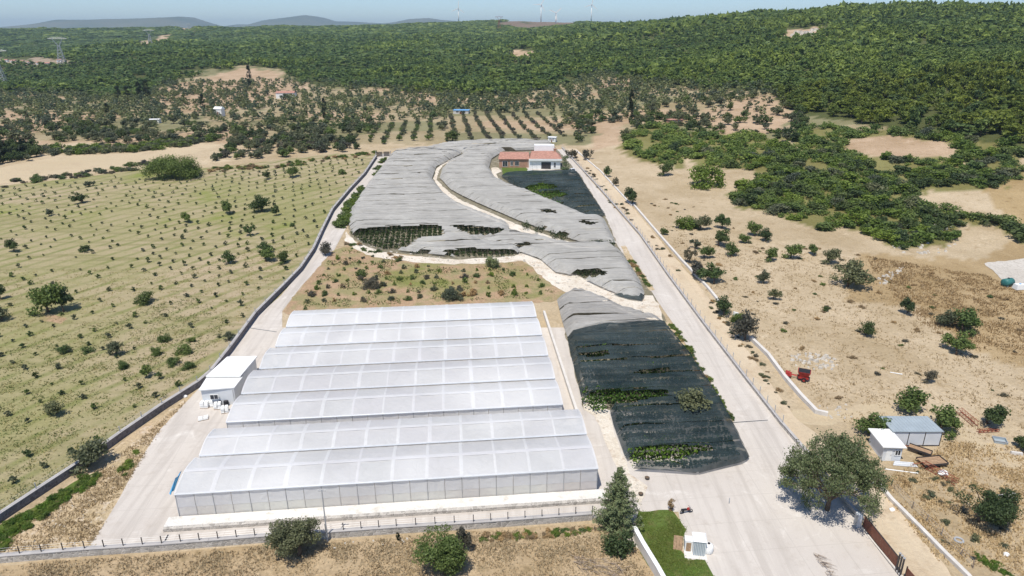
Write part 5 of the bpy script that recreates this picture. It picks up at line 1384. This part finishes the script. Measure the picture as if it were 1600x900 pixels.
def sacks():
    for i, (x, y, w, lab) in enumerate([(321,636,1.4,'leftmost white wrapped pallet under the shed window'),(329,634,1.3,'middle white wrapped pallet under the shed window'),(341,638,1.2,'right white wrapped pallet under the shed window'),(352,644,1.2,'low white sack pile at the corner of the far greenhouse'),(318,655,1.6,'flat white sheet bundle on the concrete below the pallets')]):
        t = frame(x, y, R(6*i), 'wrapped_pallet', lab, 'pallet'); h = .5 if i == 4 else 1.15
        def load(m):
            r = random.Random(i)
            for a in range(2):
                for b in range(2):
                    for c in range(1 if i == 4 else 3):
                        x0 = -w/2+a*w/2+r.uniform(-.04, .04); y0 = -.5+b*.5+r.uniform(-.04, .04); z0 = .14+c*.33
                        m.hexa([(x0, y0, z0), (x0+w/2-.03, y0, z0), (x0+w/2-.03, y0+.47, z0), (x0, y0+.47, z0), (x0+.06, y0+.06, z0+.31), (x0+w/2-.09, y0+.06, z0+.31), (x0+w/2-.09, y0+.41, z0+.31), (x0+.06, y0+.41, z0+.31)], M['white'])
        part(t, 'load', load); part(t, 'pallet_base', lambda m: (m.box(-w/2, w/2, -.5, .5, .09, .13, M['wood']), *[m.box(q-.05, q+.05, -.5, .5, 0, .088, M['wood']) for q in (-w/2+.06, 0, w/2-.06)]))
    for i, (x, y, lab) in enumerate([(346,632,'left dark drum beside the white pallets'),(354,634,'right dark drum beside the white pallets')]):
        t = frame(x, y, 0, 'drum', lab, 'drum'); part(t, 'barrel', lambda m: m.tube([(0, 0, 0), (0, 0, .3), (0, 0, .6), (0, 0, .95)], [.36, .40, .40, .36], M['black'], 12)); part(t, 'lid', lambda m: m.tube([(0, 0, .952), (0, 0, 1.0)], .31, M['dkmetal'], 12))
sacks()
def bluegrey_shed():
    a = P(1391, 697); b = P(1467, 697); W = b.x-a.x
    t = empty('container_shed', a, 0, 'blue grey panel shed with three large pale wall panels on the right field', 'shed')
    D, h = 4.2, 2.55
    part(t, 'body', lambda m: m.box(0, W, .06, D, .12, h, M['offw']))
    for i in range(3): part(t, 'panel', lambda m: m.box(i*W/3+.07, (i+1)*W/3-.07, .0, .058, .2, h-.1, M['offw']))
    part(t, 'frame', lambda m: (*[m.box(i*W/3-.05, i*W/3+.05, -.03, .05, .1, h-.05, M['dkmetal']) for i in range(4)], m.box(-.05, W+.05, -.04, .06, .0, .12, M['dkmetal']), m.box(-.05, W+.05, -.05, .055, h-.09, h+.0, M['dkmetal'])))
    part(t, 'roof', lambda m: (m.box(-.15, W+.15, -.15, D+.15, h+.003, h+.12, M['bluegrey']), *[m.box(-.15+i*(W+.2)/14, -.11+i*(W+.2)/14, -.15, D+.15, h+.122, h+.15, M['bluegrey']) for i in range(15)]))
bluegrey_shed()
def cabin():
    a = P(1377, 720); t = empty('cabin', a, R(-3), 'small white cabin with a flat white roof before the blue grey shed', 'cabin')
    W, D, h = 2.7, 4.4, 2.45
    part(t, 'wall', lambda m: m.hexa([(0,0,0),(W,0,0),(W,D,0),(0,D,0),(0,0,h),(W,0,h),(W,D,h),(0,D,h)], M['offw']))
    part(t, 'roof', lambda m: m.box(-.35, W+.35, -.35, D+.35, h+.003, h+.16, M['white']))
    d = part(t, 'door', lambda m: m.box(.45, 1.3, -.05, -.003, .05, 2.0, M['white'])); part(d, 'handle', lambda m: m.box(1.15, 1.2, -.10, -.052, 1.0, 1.12, M['dkmetal']))
    part(t, 'fascia', lambda m: m.box(-.02, W+.02, -.06, -.004, h-.35, h-.003, M['greyp']))
    window(t, 1.75, 1.1, .7, .8, -.03)
cabin()
def toilet():
    a = P(1082, 868); t = empty('guard_booth', a, R(-8), 'white guard booth with grey ribbed side at the lawn edge', 'booth')
    part(t, 'wall', lambda m: m.box(0, 1.5, 0, 1.6, .08, 2.2, M['white']))
    part(t, 'ribbed_panel', lambda m: [m.box(.06+i*.20, .20+i*.20, -.05, -.004, .12, 2.1, M['bluegrey']) for i in range(7)])
    part(t, 'roof', lambda m: m.hexa([(-.1,-.12,2.203),(1.6,-.12,2.203),(1.6,1.7,2.203),(-.1,1.7,2.203),(.1,.1,2.36),(1.4,.1,2.36),(1.4,1.5,2.36),(.1,1.5,2.36)], M['white']))
    part(t, 'side_cabinet', lambda m: m.box(-.95, -.02, .5, 1.5, .0, 1.7, M['white']))
    part(t, 'opening', lambda m: m.box(-.80, -.2, .46, .498, .2, 1.45, M['wood']))
    part(t, 'base', lambda m: m.box(-1.0, 1.7, -.6, 1.9, -.05, .07, M['white2']))
    b = P(1058, 858); s = empty('wooden_board', b, R(-12), 'brown wooden board leaning beside the white guard booth', 'board')
    for i in range(3): part(s, 'plank', lambda m: m.hexa([(-.5+i*.36,-.2,0),(-.16+i*.36,-.2,0),(-.16+i*.36,-.12,0),(-.5+i*.36,-.12,0),(-.5+i*.36,.5,1.6),(-.16+i*.36,.5,1.6),(-.16+i*.36,.58,1.6),(-.5+i*.36,.58,1.6)], M['wood']))
    c = P(1106, 862); s = empty('water_tank', c, 0, 'round white tank beside the white guard booth', 'tank')
    part(s, 'vessel', lambda m: m.tube([(0,0,.0),(0,0,.12),(0,0,.95),(0,0,1.15),(0,0,1.25)], [.55,.62,.62,.45,.2], M['white'], 14), smooth=True); part(s, 'lid', lambda m: m.tube([(0,0,1.252),(0,0,1.32)], .18, M['dkmetal'], 10))
toilet()
def motorbike():
    t = frame(1072, 802, R(12), 'motorbike', 'dark scooter parked on the forecourt by the lawn', 'motorbike')
    for x in (-.62, .62):
        def wh(m):
            pts = [(x+.26*math.cos(a), 0, .30+.26*math.sin(a)) for a in np.linspace(0, 6.283, 13)]; m.tube(pts, .06, M['black'], 5, False)
        part(t, 'wheel', wh)
    part(t, 'frame', lambda m: (m.tube([(-.62, 0, .3), (-.3, 0, .55), (.25, 0, .5), (.62, 0, .3)], .09, M['dkmetal'], 6), m.tube([(.62, 0, .3), (.45, 0, .95)], .05, M['steel'], 6)))
    part(t, 'seat', lambda m: m.hexa([(-.75,-.14,.62),(.05,-.14,.62),(.05,.14,.62),(-.75,.14,.62),(-.7,-.1,.78),(0,-.1,.74),(0,.1,.74),(-.7,.1,.78)], M['black']))
    part(t, 'fuel_tank', lambda m: m.hexa([(.06,-.13,.58),(.42,-.13,.6),(.42,.13,.6),(.06,.13,.58),(.1,-.08,.84),(.38,-.08,.88),(.38,.08,.88),(.1,.08,.84)], M['redp']))
    part(t, 'handlebar', lambda m: m.tube([(.40, -.34, .98), (.45, 0, 1.0), (.40, .34, .98)], .025, M['dkmetal'], 5))
motorbike()
def gate():
    a = P(1347, 822); b = P(1402, 892); d = b-a; L = math.hypot(d.x, d.y); t = empty('sliding_gate', a, math.atan2(d.y, d.x), 'long brown metal gate at the forecourt edge with grey posts', 'gate')
    n = 4; sl = d.z/L
    for i in range(n):
        x0, x1 = .15+i*(L-.2)/n, .08+(i+1)*(L-.2)/n
        def pan(m):
            k = 9
            for j in range(k):
                q0 = x0+(x1-x0)*j/k; q1 = x0+(x1-x0)*(j+1)/k-.012
                m.box(q0, q1, -.03, .03, .18+sl*q0, 1.75+sl*q0, M['brownp'])
        part(t, 'panel', pan)
    part(t, 'rail', lambda m: (m.hexa([(0,-.05,.06),(L,-.05,.06+sl*L),(L,.05,.06+sl*L),(0,.05,.06),(0,-.05,.16),(L,-.05,.16+sl*L),(L,.05,.16+sl*L),(0,.05,.16)], M['dkmetal']),
                               m.hexa([(0,-.05,1.76),(L,-.05,1.76+sl*L),(L,.05,1.76+sl*L),(0,.05,1.76),(0,-.05,1.84),(L,-.05,1.84+sl*L),(L,.05,1.84+sl*L),(0,.05,1.84)], M['dkmetal'])))
    part(t, 'track', lambda m: m.hexa([(-1,-.35,-.05),(L+2,-.35,-.05),(L+2,-.08,-.05),(-1,-.08,-.05),(-1,-.35,.10),(L+2,-.35,.10+sl*L),(L+2,-.08,.10+sl*L),(-1,-.08,.10)], M['wallw']))
    for k in range(3):
        q = part(t, 'post', lambda m: m.box(L+.05+k*.4, L+.2+k*.4, -.35, -.2, -.3, 2.4, M['dkmetal']))
        part(q, 'cap', lambda m: m.box(L+.0+k*.4, L+.25+k*.4, -.4, -.15, 2.401, 2.47, M['steel']))
    c = P(1341, 824); s = empty('gate_pillar', c, math.atan2(d.y, d.x), 'pale louvred gate pillar under the spreading tree', 'pillar')
    part(s, 'pillar_body', lambda m: m.box(-.7, .1, -.25, .25, -.2, 1.9, M['offw'])); 
    for i in range(4): part(s, 'louvre', lambda m: m.box(-.64+i*.17, -.52+i*.17, -.30, -.252, .2, 1.75, M['steel']))
    t2 = frame(1412, 903, math.atan2(d.y, d.x), 'metal_gate', 'brown gate leaf beyond the tall gate posts at the bottom right', 'gate')
    part(t2, 'panel', lambda m: [m.box(.2+i*.3, .48+i*.3, -.03, .03, .1, 1.7, M['brownp']) for i in range(6)]); part(t2, 'frame', lambda m: (m.box(.1, .19, -.06, .06, 0, 1.85, M['dkmetal']), m.box(2.01, 2.1, -.06, .06, 0, 1.85, M['dkmetal'])))
    # top gate
    a = P(588, 245); b = P(610, 244); t3 = empty('metal_gate', a, math.atan2(b.y-a.y, b.x-a.x), 'dark metal gate across the far end of the left concrete road', 'gate'); L = (b-a).length
    for i in range(2): part(t3, 'leaf', lambda m: [m.box(i*L/2+.1+j*.24, i*L/2+.3+j*.24, -.04, .04, .1, 2.1, M['dkmetal']) for j in range(int((L/2-.2)/.24))])
    for x in (-.1, L+.1): part(t3, 'post', lambda m: m.box(x-.15, x+.15, -.15, .15, -.3, 2.4, M['stone']))
gate()
def poles():
    for x, y, top, lab in ((512,846,772,'thin grey utility pole before the near greenhouse'),(1345,818,758,'thin grey lamp pole at the gate under the spreading tree')):
        p = P(x, y); m_ = zdepth(p)/FPX; h = (y-top)*m_/math.cos(math.atan2(CAM_H, p.y)); t = empty('utility_pole', p, 0, lab, 'pole')
        part(t, 'pole', lambda m: m.tube([(0,0,-.3),(0,0,h*.5),(0,0,h)], [.11,.085,.06], M['greyp'], 8)); part(t, 'arm', lambda m: (m.box(-.5, .5, -.04, .04, h-.25, h-.17, M['greyp']), *[m.tube([(q,0,h-.17),(q,0,h+.02)], .04, M['white'], 6) for q in (-.42, 0, .42)]))
poles()
def field_things():
    # red machine
    t = frame(1254, 594, R(-25), 'farm_machine', 'red farm machine with a hopper parked before the rubble heap', 'machine')
    part(t, 'hopper', lambda m: m.hexa([(-.55,-.6,.9),(.75,-.6,.9),(.75,.6,.9),(-.55,.6,.9),(-1.0,-.95,1.9),(1.15,-.95,1.9),(1.15,.95,1.9),(-1.0,.95,1.9)], M['redp']))
    part(t, 'chassis', lambda m: (m.box(-.8, .95, -.65, .65, .5, .88, M['redp']), m.bar((-.8, 0, .6), (-2.7, .1, .75), .2, M['redp']), m.bar((-.8, .5, .6), (-2.6, .2, .75), .12, M['redp'])))
    part(t, 'spout', lambda m: m.hexa([(-2.9,-.5,.5),(-1.9,-.5,.5),(-1.9,.6,.5),(-2.9,.6,.5),(-3.0,-.4,1.2),(-2.0,-.3,1.0),(-2.0,.4,1.0),(-3.0,.5,1.2)], M['redp']))
    part(t, 'hopper_rim', lambda m: (m.box(-.9, 1.05, -.86, .86, 1.902, 1.93, M['black']),))
    for s in (-1, 1):
        w = part(t, 'wheel', lambda m: m.tube([(.2, s*.72, .42), (.2, s*.95, .42)], .42, M['black'], 14)); part(w, 'rim', lambda m: m.tube([(.2, s*.952, .42), (.2, s*.97, .42)], .22, M['redp'], 10))
    # trailers
    def trailer(x, y, ang, L, W, lab):
        t = frame(x, y, R(ang), 'flat_trailer', lab, 'trailer')
        for i in range(5): part(t, 'deck_plank', lambda m: m.box(-L/2, L/2, -W/2+i*W/5, -W/2+(i+1)*W/5-.04, .62+.01*(i % 2), .70+.01*(i % 2), M['wood']))
        part(t, 'frame', lambda m: (m.box(-L/2-.05, L/2+.05, -W/2-.08, -W/2-.01, .5, .82, M['dkmetal']), m.box(-L/2-.05, L/2+.05, W/2+.01, W/2+.08, .5, .82, M['dkmetal']), m.box(L/2+.01, L/2+.1, -W/2, W/2, .5, .85, M['dkmetal']), m.bar((-L/2, 0, .5), (-L/2-1.3, 0, .4), .14, M['rust'])))
        for s in (-1, 1): part(t, 'wheel', lambda m: m.tube([(.2, s*(W/2-.3), .3), (.2, s*(W/2-.08), .3)], .3, M['black'], 12))
    trailer(1455, 726, 8, 3.6, 1.9, 'rusty flat trailer with a plank deck before the blue grey shed')
    trailer(1436, 708, -42, 3.0, 1.2, 'narrow rusty trailer frame between the white cabin and the flat trailer')
    # lattice truss lying on the ground
    def truss(pts, lab, w=.55, mat='rust'):
        q = [P(*a) for a in pts]; d = q[1]-q[0]; L = d.length; t = empty('steel_truss', q[0]+Vector((0, 0, .08)), math.atan2(d.y, d.x), lab, 'truss'); n = max(4, int(L/.7))
        part(t, 'chord', lambda m: [m.bar((0, y, z), (L, y, z+d.z), .10, M[mat]) for y in (-w/2, w/2) for z in (.05, w)])
        for i in range(n): part(t, 'brace', lambda m: (m.bar((i*L/n, -w/2, .05), ((i+1)*L/n, w/2, .05), .06, M[mat]), m.bar((i*L/n, -w/2, w), ((i+1)*L/n, w/2, w), .06, M[mat]), m.bar((i*L/n, -w/2, .05), ((i+1)*L/n, -w/2, w), .06, M[mat]), m.bar((i*L/n, w/2, w), ((i+1)*L/n, w/2, .05), .06, M[mat])))
    truss([(1441,728),(1494,758)], 'rusty red lattice truss lying below the flat trailer', .75)
    truss([(1497,644),(1524,667)], 'rusty lattice beam lying beside the dark round tree', .8)
    truss([(1527,676),(1560,674)], 'short rusty beam at the foot of the longer lattice beam', .4)
    t = frame(1562, 690, R(-20), 'steel_bin', 'grey open steel bin lying on the straw ground', 'bin')
    part(t, 'shell', lambda m: (m.box(-.9,.9,-.7,.7,0,.05,M['bluegrey']), m.box(-.9,.9,-.7,-.64,.052,.4,M['bluegrey']), m.box(-.9,.9,.64,.7,.052,.4,M['bluegrey']), m.box(-.9,-.84,-.638,.638,.052,.4,M['bluegrey']), m.box(.84,.9,-.638,.638,.052,.4,M['bluegrey'])))
    part(t, 'rim', lambda m: (m.box(-.95,.95,-.75,-.62,.403,.45,M['greyp']), m.box(-.95,.95,.62,.75,.403,.45,M['greyp'])))
    for x, y, L, ang, mt, nm, lab, cat in [(1572,776,2.8,12,'wallw','concrete_beam','upper pale concrete beam behind the large dark tree','beam'),(1574,783,2.6,9,'offw','concrete_beam','lower pale concrete beam behind the large dark tree','beam'),
        (1413,726,3.4,-8,'offw','board','pale board bundle lying in front of the white cabin','board'),(1408,737,4.4,-14,'white','pipe','long thin white pipe on the ground before the white cabin','pipe'),(1588,710,1.6,-15,'wallw','block','pale concrete block at the right frame edge','block'),
        (1400,584,2.0,-25,'white','pipe','white pipe piece in the middle of the stony field','pipe')]:
        p = P(x, y); t = empty(nm, p, R(ang), lab, cat)
        if nm == 'pipe': part(t, 'tube', lambda m: m.tube([(-L/2,0,.1),(L/2,0,.1)], .09, M[mt], 8)); part(t, 'collar', lambda m: m.tube([(L/2-.25,0,.1),(L/2-.02,0,.1)], .12, M[mt], 8))
        elif nm == 'board':
            for i in range(4): part(t, 'plank', lambda m: m.box(-L/2+i*.15, L/2-i*.1, -.5+i*.26, -.28+i*.26, .02, .14+.05*(i % 2), M[mt]))
        else: part(t, 'slab', lambda m: m.hexa([(-L/2,-.22,0),(L/2,-.22,0),(L/2,.22,0),(-L/2,.22,0),(-L/2+.05,-.17,.42),(L/2-.05,-.17,.42),(L/2-.05,.17,.42),(-L/2+.05,.17,.42)], M[mt])); 
    for x, y, lab in ((1473,741,'crumpled white sack beside the rusty red lattice truss'),(1394,797,'round white lump on the verge of the dirt track'),(1572,867,'small white lump near the lower right corner'),(289,620,'white lump on the verge beside the left wall bend')):
        t = frame(x, y, random.random(), 'sack', lab, 'sack')
        def sk(m):
            r = random.Random(x); n = 9; R0 = .38 if x != 1473 else .7
            rings = [(0, 1), (.18, 1.1), (.36, .75), (.46, .3)]
            pts = [[(R0*k*math.cos(6.283*i/n)*r.uniform(.8, 1.2), R0*k*.8*math.sin(6.283*i/n)*r.uniform(.8, 1.2), z*R0*2) for i in range(n)] for z, k in rings]
            for a in range(3):
                for i in range(n): j = (i+1) % n; m.face([pts[a][i], pts[a][j], pts[a+1][j], pts[a+1][i]], M['white'])
            m.face(pts[3], M['white'])
        part(t, 'cloth', sk)
    t = frame(1498, 845, 0, 'tyre', 'old tyre lying flat on the waste ground left of the green weeds', 'tyre')
    part(t, 'rubber', lambda m: m.tube([(.48*math.cos(a), .48*math.sin(a), .12) for a in np.linspace(0, 6.283, 17)], .13, M['greyp'], 6, False))
    t = frame(1573, 447, R(20), 'tank', 'green plastic tank on the pale gravel pad at the right edge', 'tank')
    part(t, 'vessel', lambda m: m.tube([(-1.3,0,1.0),(-1.15,0,1.0),(1.15,0,1.0),(1.3,0,1.0)], [.5,.95,.95,.5], M['tankg'], 14), smooth=True); part(t, 'saddle', lambda m: [m.box(q-.12, q+.12, -.8, .8, 0, .35, M['greyp']) for q in (-.7, .7)]); part(t, 'cap', lambda m: m.tube([(0,0,1.93),(0,0,2.1)], .25, M['dkmetal'], 8))
    t = frame(1592, 452, R(8), 'tank', 'white rectangular tank right of the green plastic tank', 'tank')
    part(t, 'vessel', lambda m: m.hexa([(-1.3,-.7,.1),(1.3,-.7,.1),(1.3,.7,.1),(-1.3,.7,.1),(-1.2,-.6,1.3),(1.2,-.6,1.3),(1.2,.6,1.3),(-1.2,.6,1.3)], M['white'])); part(t, 'cap', lambda m: m.tube([(0,0,1.3),(0,0,1.45)], .22, M['bluet'], 8))
    t = frame(1150, 493, 0, 'concrete_post', 'short white concrete post beside the dark round tree past the dirt track', 'post')
    part(t, 'block', lambda m: m.hexa([(-.7,-.3,-.1),(.7,-.3,-.1),(.7,.3,-.1),(-.7,.3,-.1),(-.6,-.25,.9),(.5,-.25,.6),(.5,.25,.6),(-.6,.25,.9)], M['white']))
    # blue tarp corner on the near greenhouse
    p = GP(LEFT[0]+.5, 4.0, 0); t = empty('blue_tarp', p, GA, 'bright blue tarp hanging on the left end of the near greenhouse', 'tarp')
    def tp(m):
        for i in range(5):
            a, b = i/5, (i+1)/5
            f = lambda q: (-.12*math.sin(q*9)-.25, -1.6+2.4*q, 4.4-.3*q)
            g = lambda q: (-1.5-.25*math.sin(q*7), -1.0+1.1*q, 1.6+.3*q)
            m.face([f(a), f(b), g(b), g(a)], M['blue'])
            h_ = lambda q: (f(q)[0]+.06, f(q)[1], f(q)[2]+.04)
            m.face([h_(b), h_(a), (g(a)[0]+.06, g(a)[1], g(a)[2]), (g(b)[0]+.06, g(b)[1], g(b)[2])], M['blue'])
    part(t, 'sheet', tp)
    # brush pile and log
    for pts, n, lab, nm in (([(884,868),(930,872),(975,888),(960,902),(905,892)], 90, 'heap of bare grey branches in the dry grass below the spruce', 'brush_pile'), ([(1266,864),(1276,868),(1302,900),(1294,902)], 34, 'line of bare twigs lying on the pale forecourt', 'brush_pile')):
        w = pxw(pts); c = P(*pts[1]); t = empty(nm, c, 0, lab, 'branches'); xs = [q[0] for q in w]; ys = [q[1] for q in w]; k = 0
        def br(m):
            k = 0
            while k < n:
                x, y = random.uniform(min(xs), max(xs)), random.uniform(min(ys), max(ys))
                if not inpoly(np.array([x]), np.array([y]), w)[0]: continue
                k += 1; a = random.gauss(-.5, .5); L = random.uniform(.5, 1.6); z = random.uniform(.03, .35)
                q0 = Vector((x, y, plane(y)+z))-c; d = Vector((math.cos(a), math.sin(a), random.gauss(0, .12)))*L
                m.tube([q0, q0+d*.5+Vector((0, 0, .05)), q0+d], [.035, .025, .012], M['twig'], 4, False)
        tag(part(t, 'twigs', br), kind='stuff')
    # small furniture on the concrete
    t = frame(1139, 787, 0, 'bollard', 'short dark post on the forecourt right of the scooter', 'post'); part(t, 'shaft', lambda m: m.tube([(0,0,0),(0,0,.9)], [.07,.06], M['greyp'], 8)); part(t, 'cap', lambda m: m.tube([(0,0,.9),(0,0,.98)], [.08,.03], M['greyp'], 8))
    for x, y, lab in ((1001,774,'small dark tub on the pale strip above the lawn'),(1011,749,'dark planter at the corner of the big dark net')):
        t = frame(x, y, 0, 'planter', lab, 'planter'); part(t, 'tub', lambda m: m.tube([(0,0,.06),(0,0,.35)], [.28,.36], M['dkmetal'], 10)); part(t, 'soil', lambda m: m.tube([(0,0,.352),(0,0,.37)], .3, M['bark'], 10))
    # joints sawn across the concrete
    for a, b, lab in (((391,513),(432,519),'shallow drain across the left concrete yard above the shed'),((253,857),(263,836),'short drain slot from the plinth corner to the front wall'),((1143,661),(1200,657),'thin drain slot across the right road at the forecourt')):
        pa, pb = P(*a), P(*b); d = pb-pa; t = empty('drain_channel', pa, math.atan2(d.y, d.x), lab, 'drain'); L = d.length
        part(t, 'edge', lambda m: (m.hexa([(0,-.22,-.1),(L,-.22,d.z-.1),(L,-.12,d.z-.1),(0,-.12,-.1),(0,-.22,.085),(L,-.22,d.z+.085),(L,-.12,d.z+.085),(0,-.12,.085)], M['wallw']), m.hexa([(0,.12,-.1),(L,.12,d.z-.1),(L,.22,d.z-.1),(0,.22,-.1),(0,.12,.085),(L,.12,d.z+.085),(L,.22,d.z+.085),(0,.22,.085)], M['wallw'])))
        part(t, 'grating', lambda m: m.hexa([(0,-.118,-.1),(L,-.118,d.z-.1),(L,.118,d.z-.1),(0,.118,-.1),(0,-.118,.06),(L,-.118,d.z+.06),(L,.118,d.z+.06),(0,.118,.06)], M['dkmetal']))
field_things()

# ------------------------------------------------------------------ far things
def turbine(x, yhub, Y, label, ph, R_=38):
    s = float(S_of(x, 0)); X = s*Y; zb = tz(X, Y); zh = CAM_H+float(tau(yhub))*Y
    t = empty('wind_turbine', (X, Y, zb), 0, label, 'wind turbine'); h = zh-zb
    part(t, 'tower', lambda m: m.tube([(0,0,-5),(0,0,h)], [2.6,1.6], M['white'], 12), smooth=True)
    part(t, 'nacelle', lambda m: m.hexa([(-2,-4,h-1.5),(2,-4,h-1.5),(2,7,h-1.5),(-2,7,h-1.5),(-1.6,-4,h+2.3),(1.6,-4,h+2.3),(1.4,7,h+2),(-1.4,7,h+2)], M['white']))
    for k in range(3):
        a = ph+k*2.0944; c, s_ = math.sin(a), math.cos(a)
        def bl(m):
            q = [(r, w) for r, w in ((2, 1.1), (8, 2.0), (20, 1.4), (R_, .4))]
            for (r0, w0), (r1, w1) in zip(q, q[1:]):
                P0 = [(c*r0-s_*w0, -5.4, h+s_*r0+c*w0), (c*r0+s_*w0, -5.4, h+s_*r0-c*w0), (c*r0+s_*w0, -4.8, h+s_*r0-c*w0), (c*r0-s_*w0, -4.8, h+s_*r0+c*w0)]
                P1 = [(c*r1-s_*w1, -5.4, h+s_*r1+c*w1), (c*r1+s_*w1, -5.4, h+s_*r1-c*w1), (c*r1+s_*w1, -4.8, h+s_*r1-c*w1), (c*r1-s_*w1, -4.8, h+s_*r1+c*w1)]
                m.hexa(P0+P1, M['white'])
        part(t, 'blade', bl)
    part(t, 'hub', lambda m: m.tube([(0,-6.5,h),(0,-5.5,h),(0,-4,h)], [.5,1.8,1.9], M['white'], 10))
turbine(717, 13, 2950, 'leftmost white wind turbine on the far ridge', .1, 32); turbine(845, 7, 3050, 'second white wind turbine from the left, tall on the brown ridge', .5, 34)
turbine(868, 20, 2500, 'white wind turbine standing lowest in front of the brown ridge', .9, 26); turbine(923, 7, 3000, 'rightmost white wind turbine just left of the wooded hill', .2, 34)
def pylon(x, yb, yt, label, mat='steel'):
    p = P(x, yb); h = (yb-yt)*zdepth(p)/FPX; w = h*.15; t = empty('pylon', p, .3, label, 'pylon'); th = .45 if h < 60 else .8
    part(t, 'leg', lambda m: [m.bar((a*w, b*w, -2), (a*w*.22, b*w*.22, h*.72), th, M[mat]) for a in (-1, 1) for b in (-1, 1)])
    def br(m):
        for i in range(6):
            z0, z1 = h*.72*i/6, h*.72*(i+1)/6; k0, k1 = w*(1-.78*i/6), w*(1-.78*(i+1)/6)
            for a, b, c, d in ((-1,-1,1,-1),(1,-1,1,1),(1,1,-1,1),(-1,1,-1,-1)):
                m.bar((a*k0, b*k0, z0), (c*k1, d*k1, z1), th*.7, M[mat]); m.bar((c*k0, d*k0, z0), (a*k1, b*k1, z1), th*.7, M[mat])
    part(t, 'brace', br)
    part(t, 'head', lambda m: [m.bar((a*w*.22, b*w*.22, h*.72), (a*w*1.1, b*w*.22, h*.94), th, M[mat]) for a in (-1, 1) for b in (-1, 1)])
    part(t, 'crossarm', lambda m: (m.bar((-w*2.2, 0, h*.95), (w*2.2, 0, h*.95), th, M[mat]), m.bar((-w*2.2, 0, h*.95), (-w*1.1, 0, h), th, M[mat]), m.bar((w*2.2, 0, h*.95), (w*1.1, 0, h), th, M[mat]), m.bar((-w*1.1, 0, h), (w*1.1, 0, h), th, M[mat])))
pylon(98, 101, 61, 'grey lattice pylon in front of the left ridge, nearest whole one'); pylon(236, 72, 48, 'smaller grey lattice pylon on the crest right of the nearest one'); pylon(3, 132, 80, 'grey lattice pylon cut by the left frame edge')
pylon(296, 48, 38, 'tiny grey pylon on the left skyline'); pylon(780, 47, 27, 'brownish mast on the quarry mound below the far ridge', 'rust')
def cottage(x, yb, wp, hp, label, wall='white', roof='white', cat='house', gable=False):
    p = P(x, yb); m_ = zdepth(p)/FPX; W, h = wp*m_, max(2.2, hp*m_*.75); D = W*.7; t = empty('cottage', p, random.uniform(-.3, .3), label, cat)
    part(t, 'wall', lambda m: m.box(-W/2, W/2, 0, D, -.5, h, M[wall]))
    part(t, 'roof', lambda m: m.hexa([(-W/2-.3,-.3,h+.01),(W/2+.3,-.3,h+.01),(W/2+.3,D+.3,h+.01),(-W/2-.3,D+.3,h+.01),(-W/2,D*.4,h+(1.3 if gable else .25)),(W/2,D*.4,h+(1.3 if gable else .25)),(W/2,D*.6,h+(1.3 if gable else .25)),(-W/2,D*.6,h+(1.3 if gable else .25))], M[roof]))
    window(t, -W*.3, .9, W*.16, h*.4, -.03); window(t, W*.12, .9, W*.16, h*.4, -.03); part(t, 'door', lambda m: m.box(-W*.08, W*.06, -.05, -.003, 0, h*.65, M['brownp']))
cottage(341, 182, 13, 15, 'white cottage beside a cypress in the left middle distance', gable=True); cottage(240, 193, 16, 8, 'long white roofed hut below the groves on the left', cat='hut')
cottage(446, 154, 28, 11, 'pink roofed house at the edge of the central wood', 'white', 'roofred', gable=True); cottage(720, 178, 24, 6, 'low hut with a blue sheet roof above the planted rows', 'wallw', 'bluet', 'hut')
cottage(1057, 194, 22, 6, 'low hut with a pale red roof among the olives near the tall cypress', 'terra', 'roofred', 'hut'); cottage(862, 222, 12, 8, 'little white hut behind the house at the top of the nets', cat='hut')
for i, x in enumerate((8, 20, 33, 47, 60, 74, 92)):
    cottage(x, 97+(i*7) % 6, 7, 4, 'tiny far red roofed house of the village under the left ridge', 'white', 'roofred', gable=True)
    bpy.context.scene.collection.objects[-1]
for o in [o for o in bpy.data.objects if o.get('label', '').startswith('tiny far red roofed')]: o['group'] = 'village houses under the left ridge'

# ------------------------------------------------------------------ air
def haze():
    mb = MB(); m = bpy.data.materials.new('air'); m.use_nodes = True; n = m.node_tree; n.nodes.remove(n.nodes['Principled BSDF'])
    v = n.nodes.new('ShaderNodeVolumePrincipled'); v.inputs['Density'].default_value = HAZE; v.inputs['Color'].default_value = (.62, .82, 1, 1); v.inputs['Anisotropy'].default_value = .2
    n.links.new(v.outputs[0], n.nodes['Material Output'].inputs['Volume'])
    mb.box(-20000, 20000, -1500, 16000, -400, HTOP, m); tag(mb.build('haze'), kind='stuff')
HAZE = 8e-5; HTOP = 300
haze()
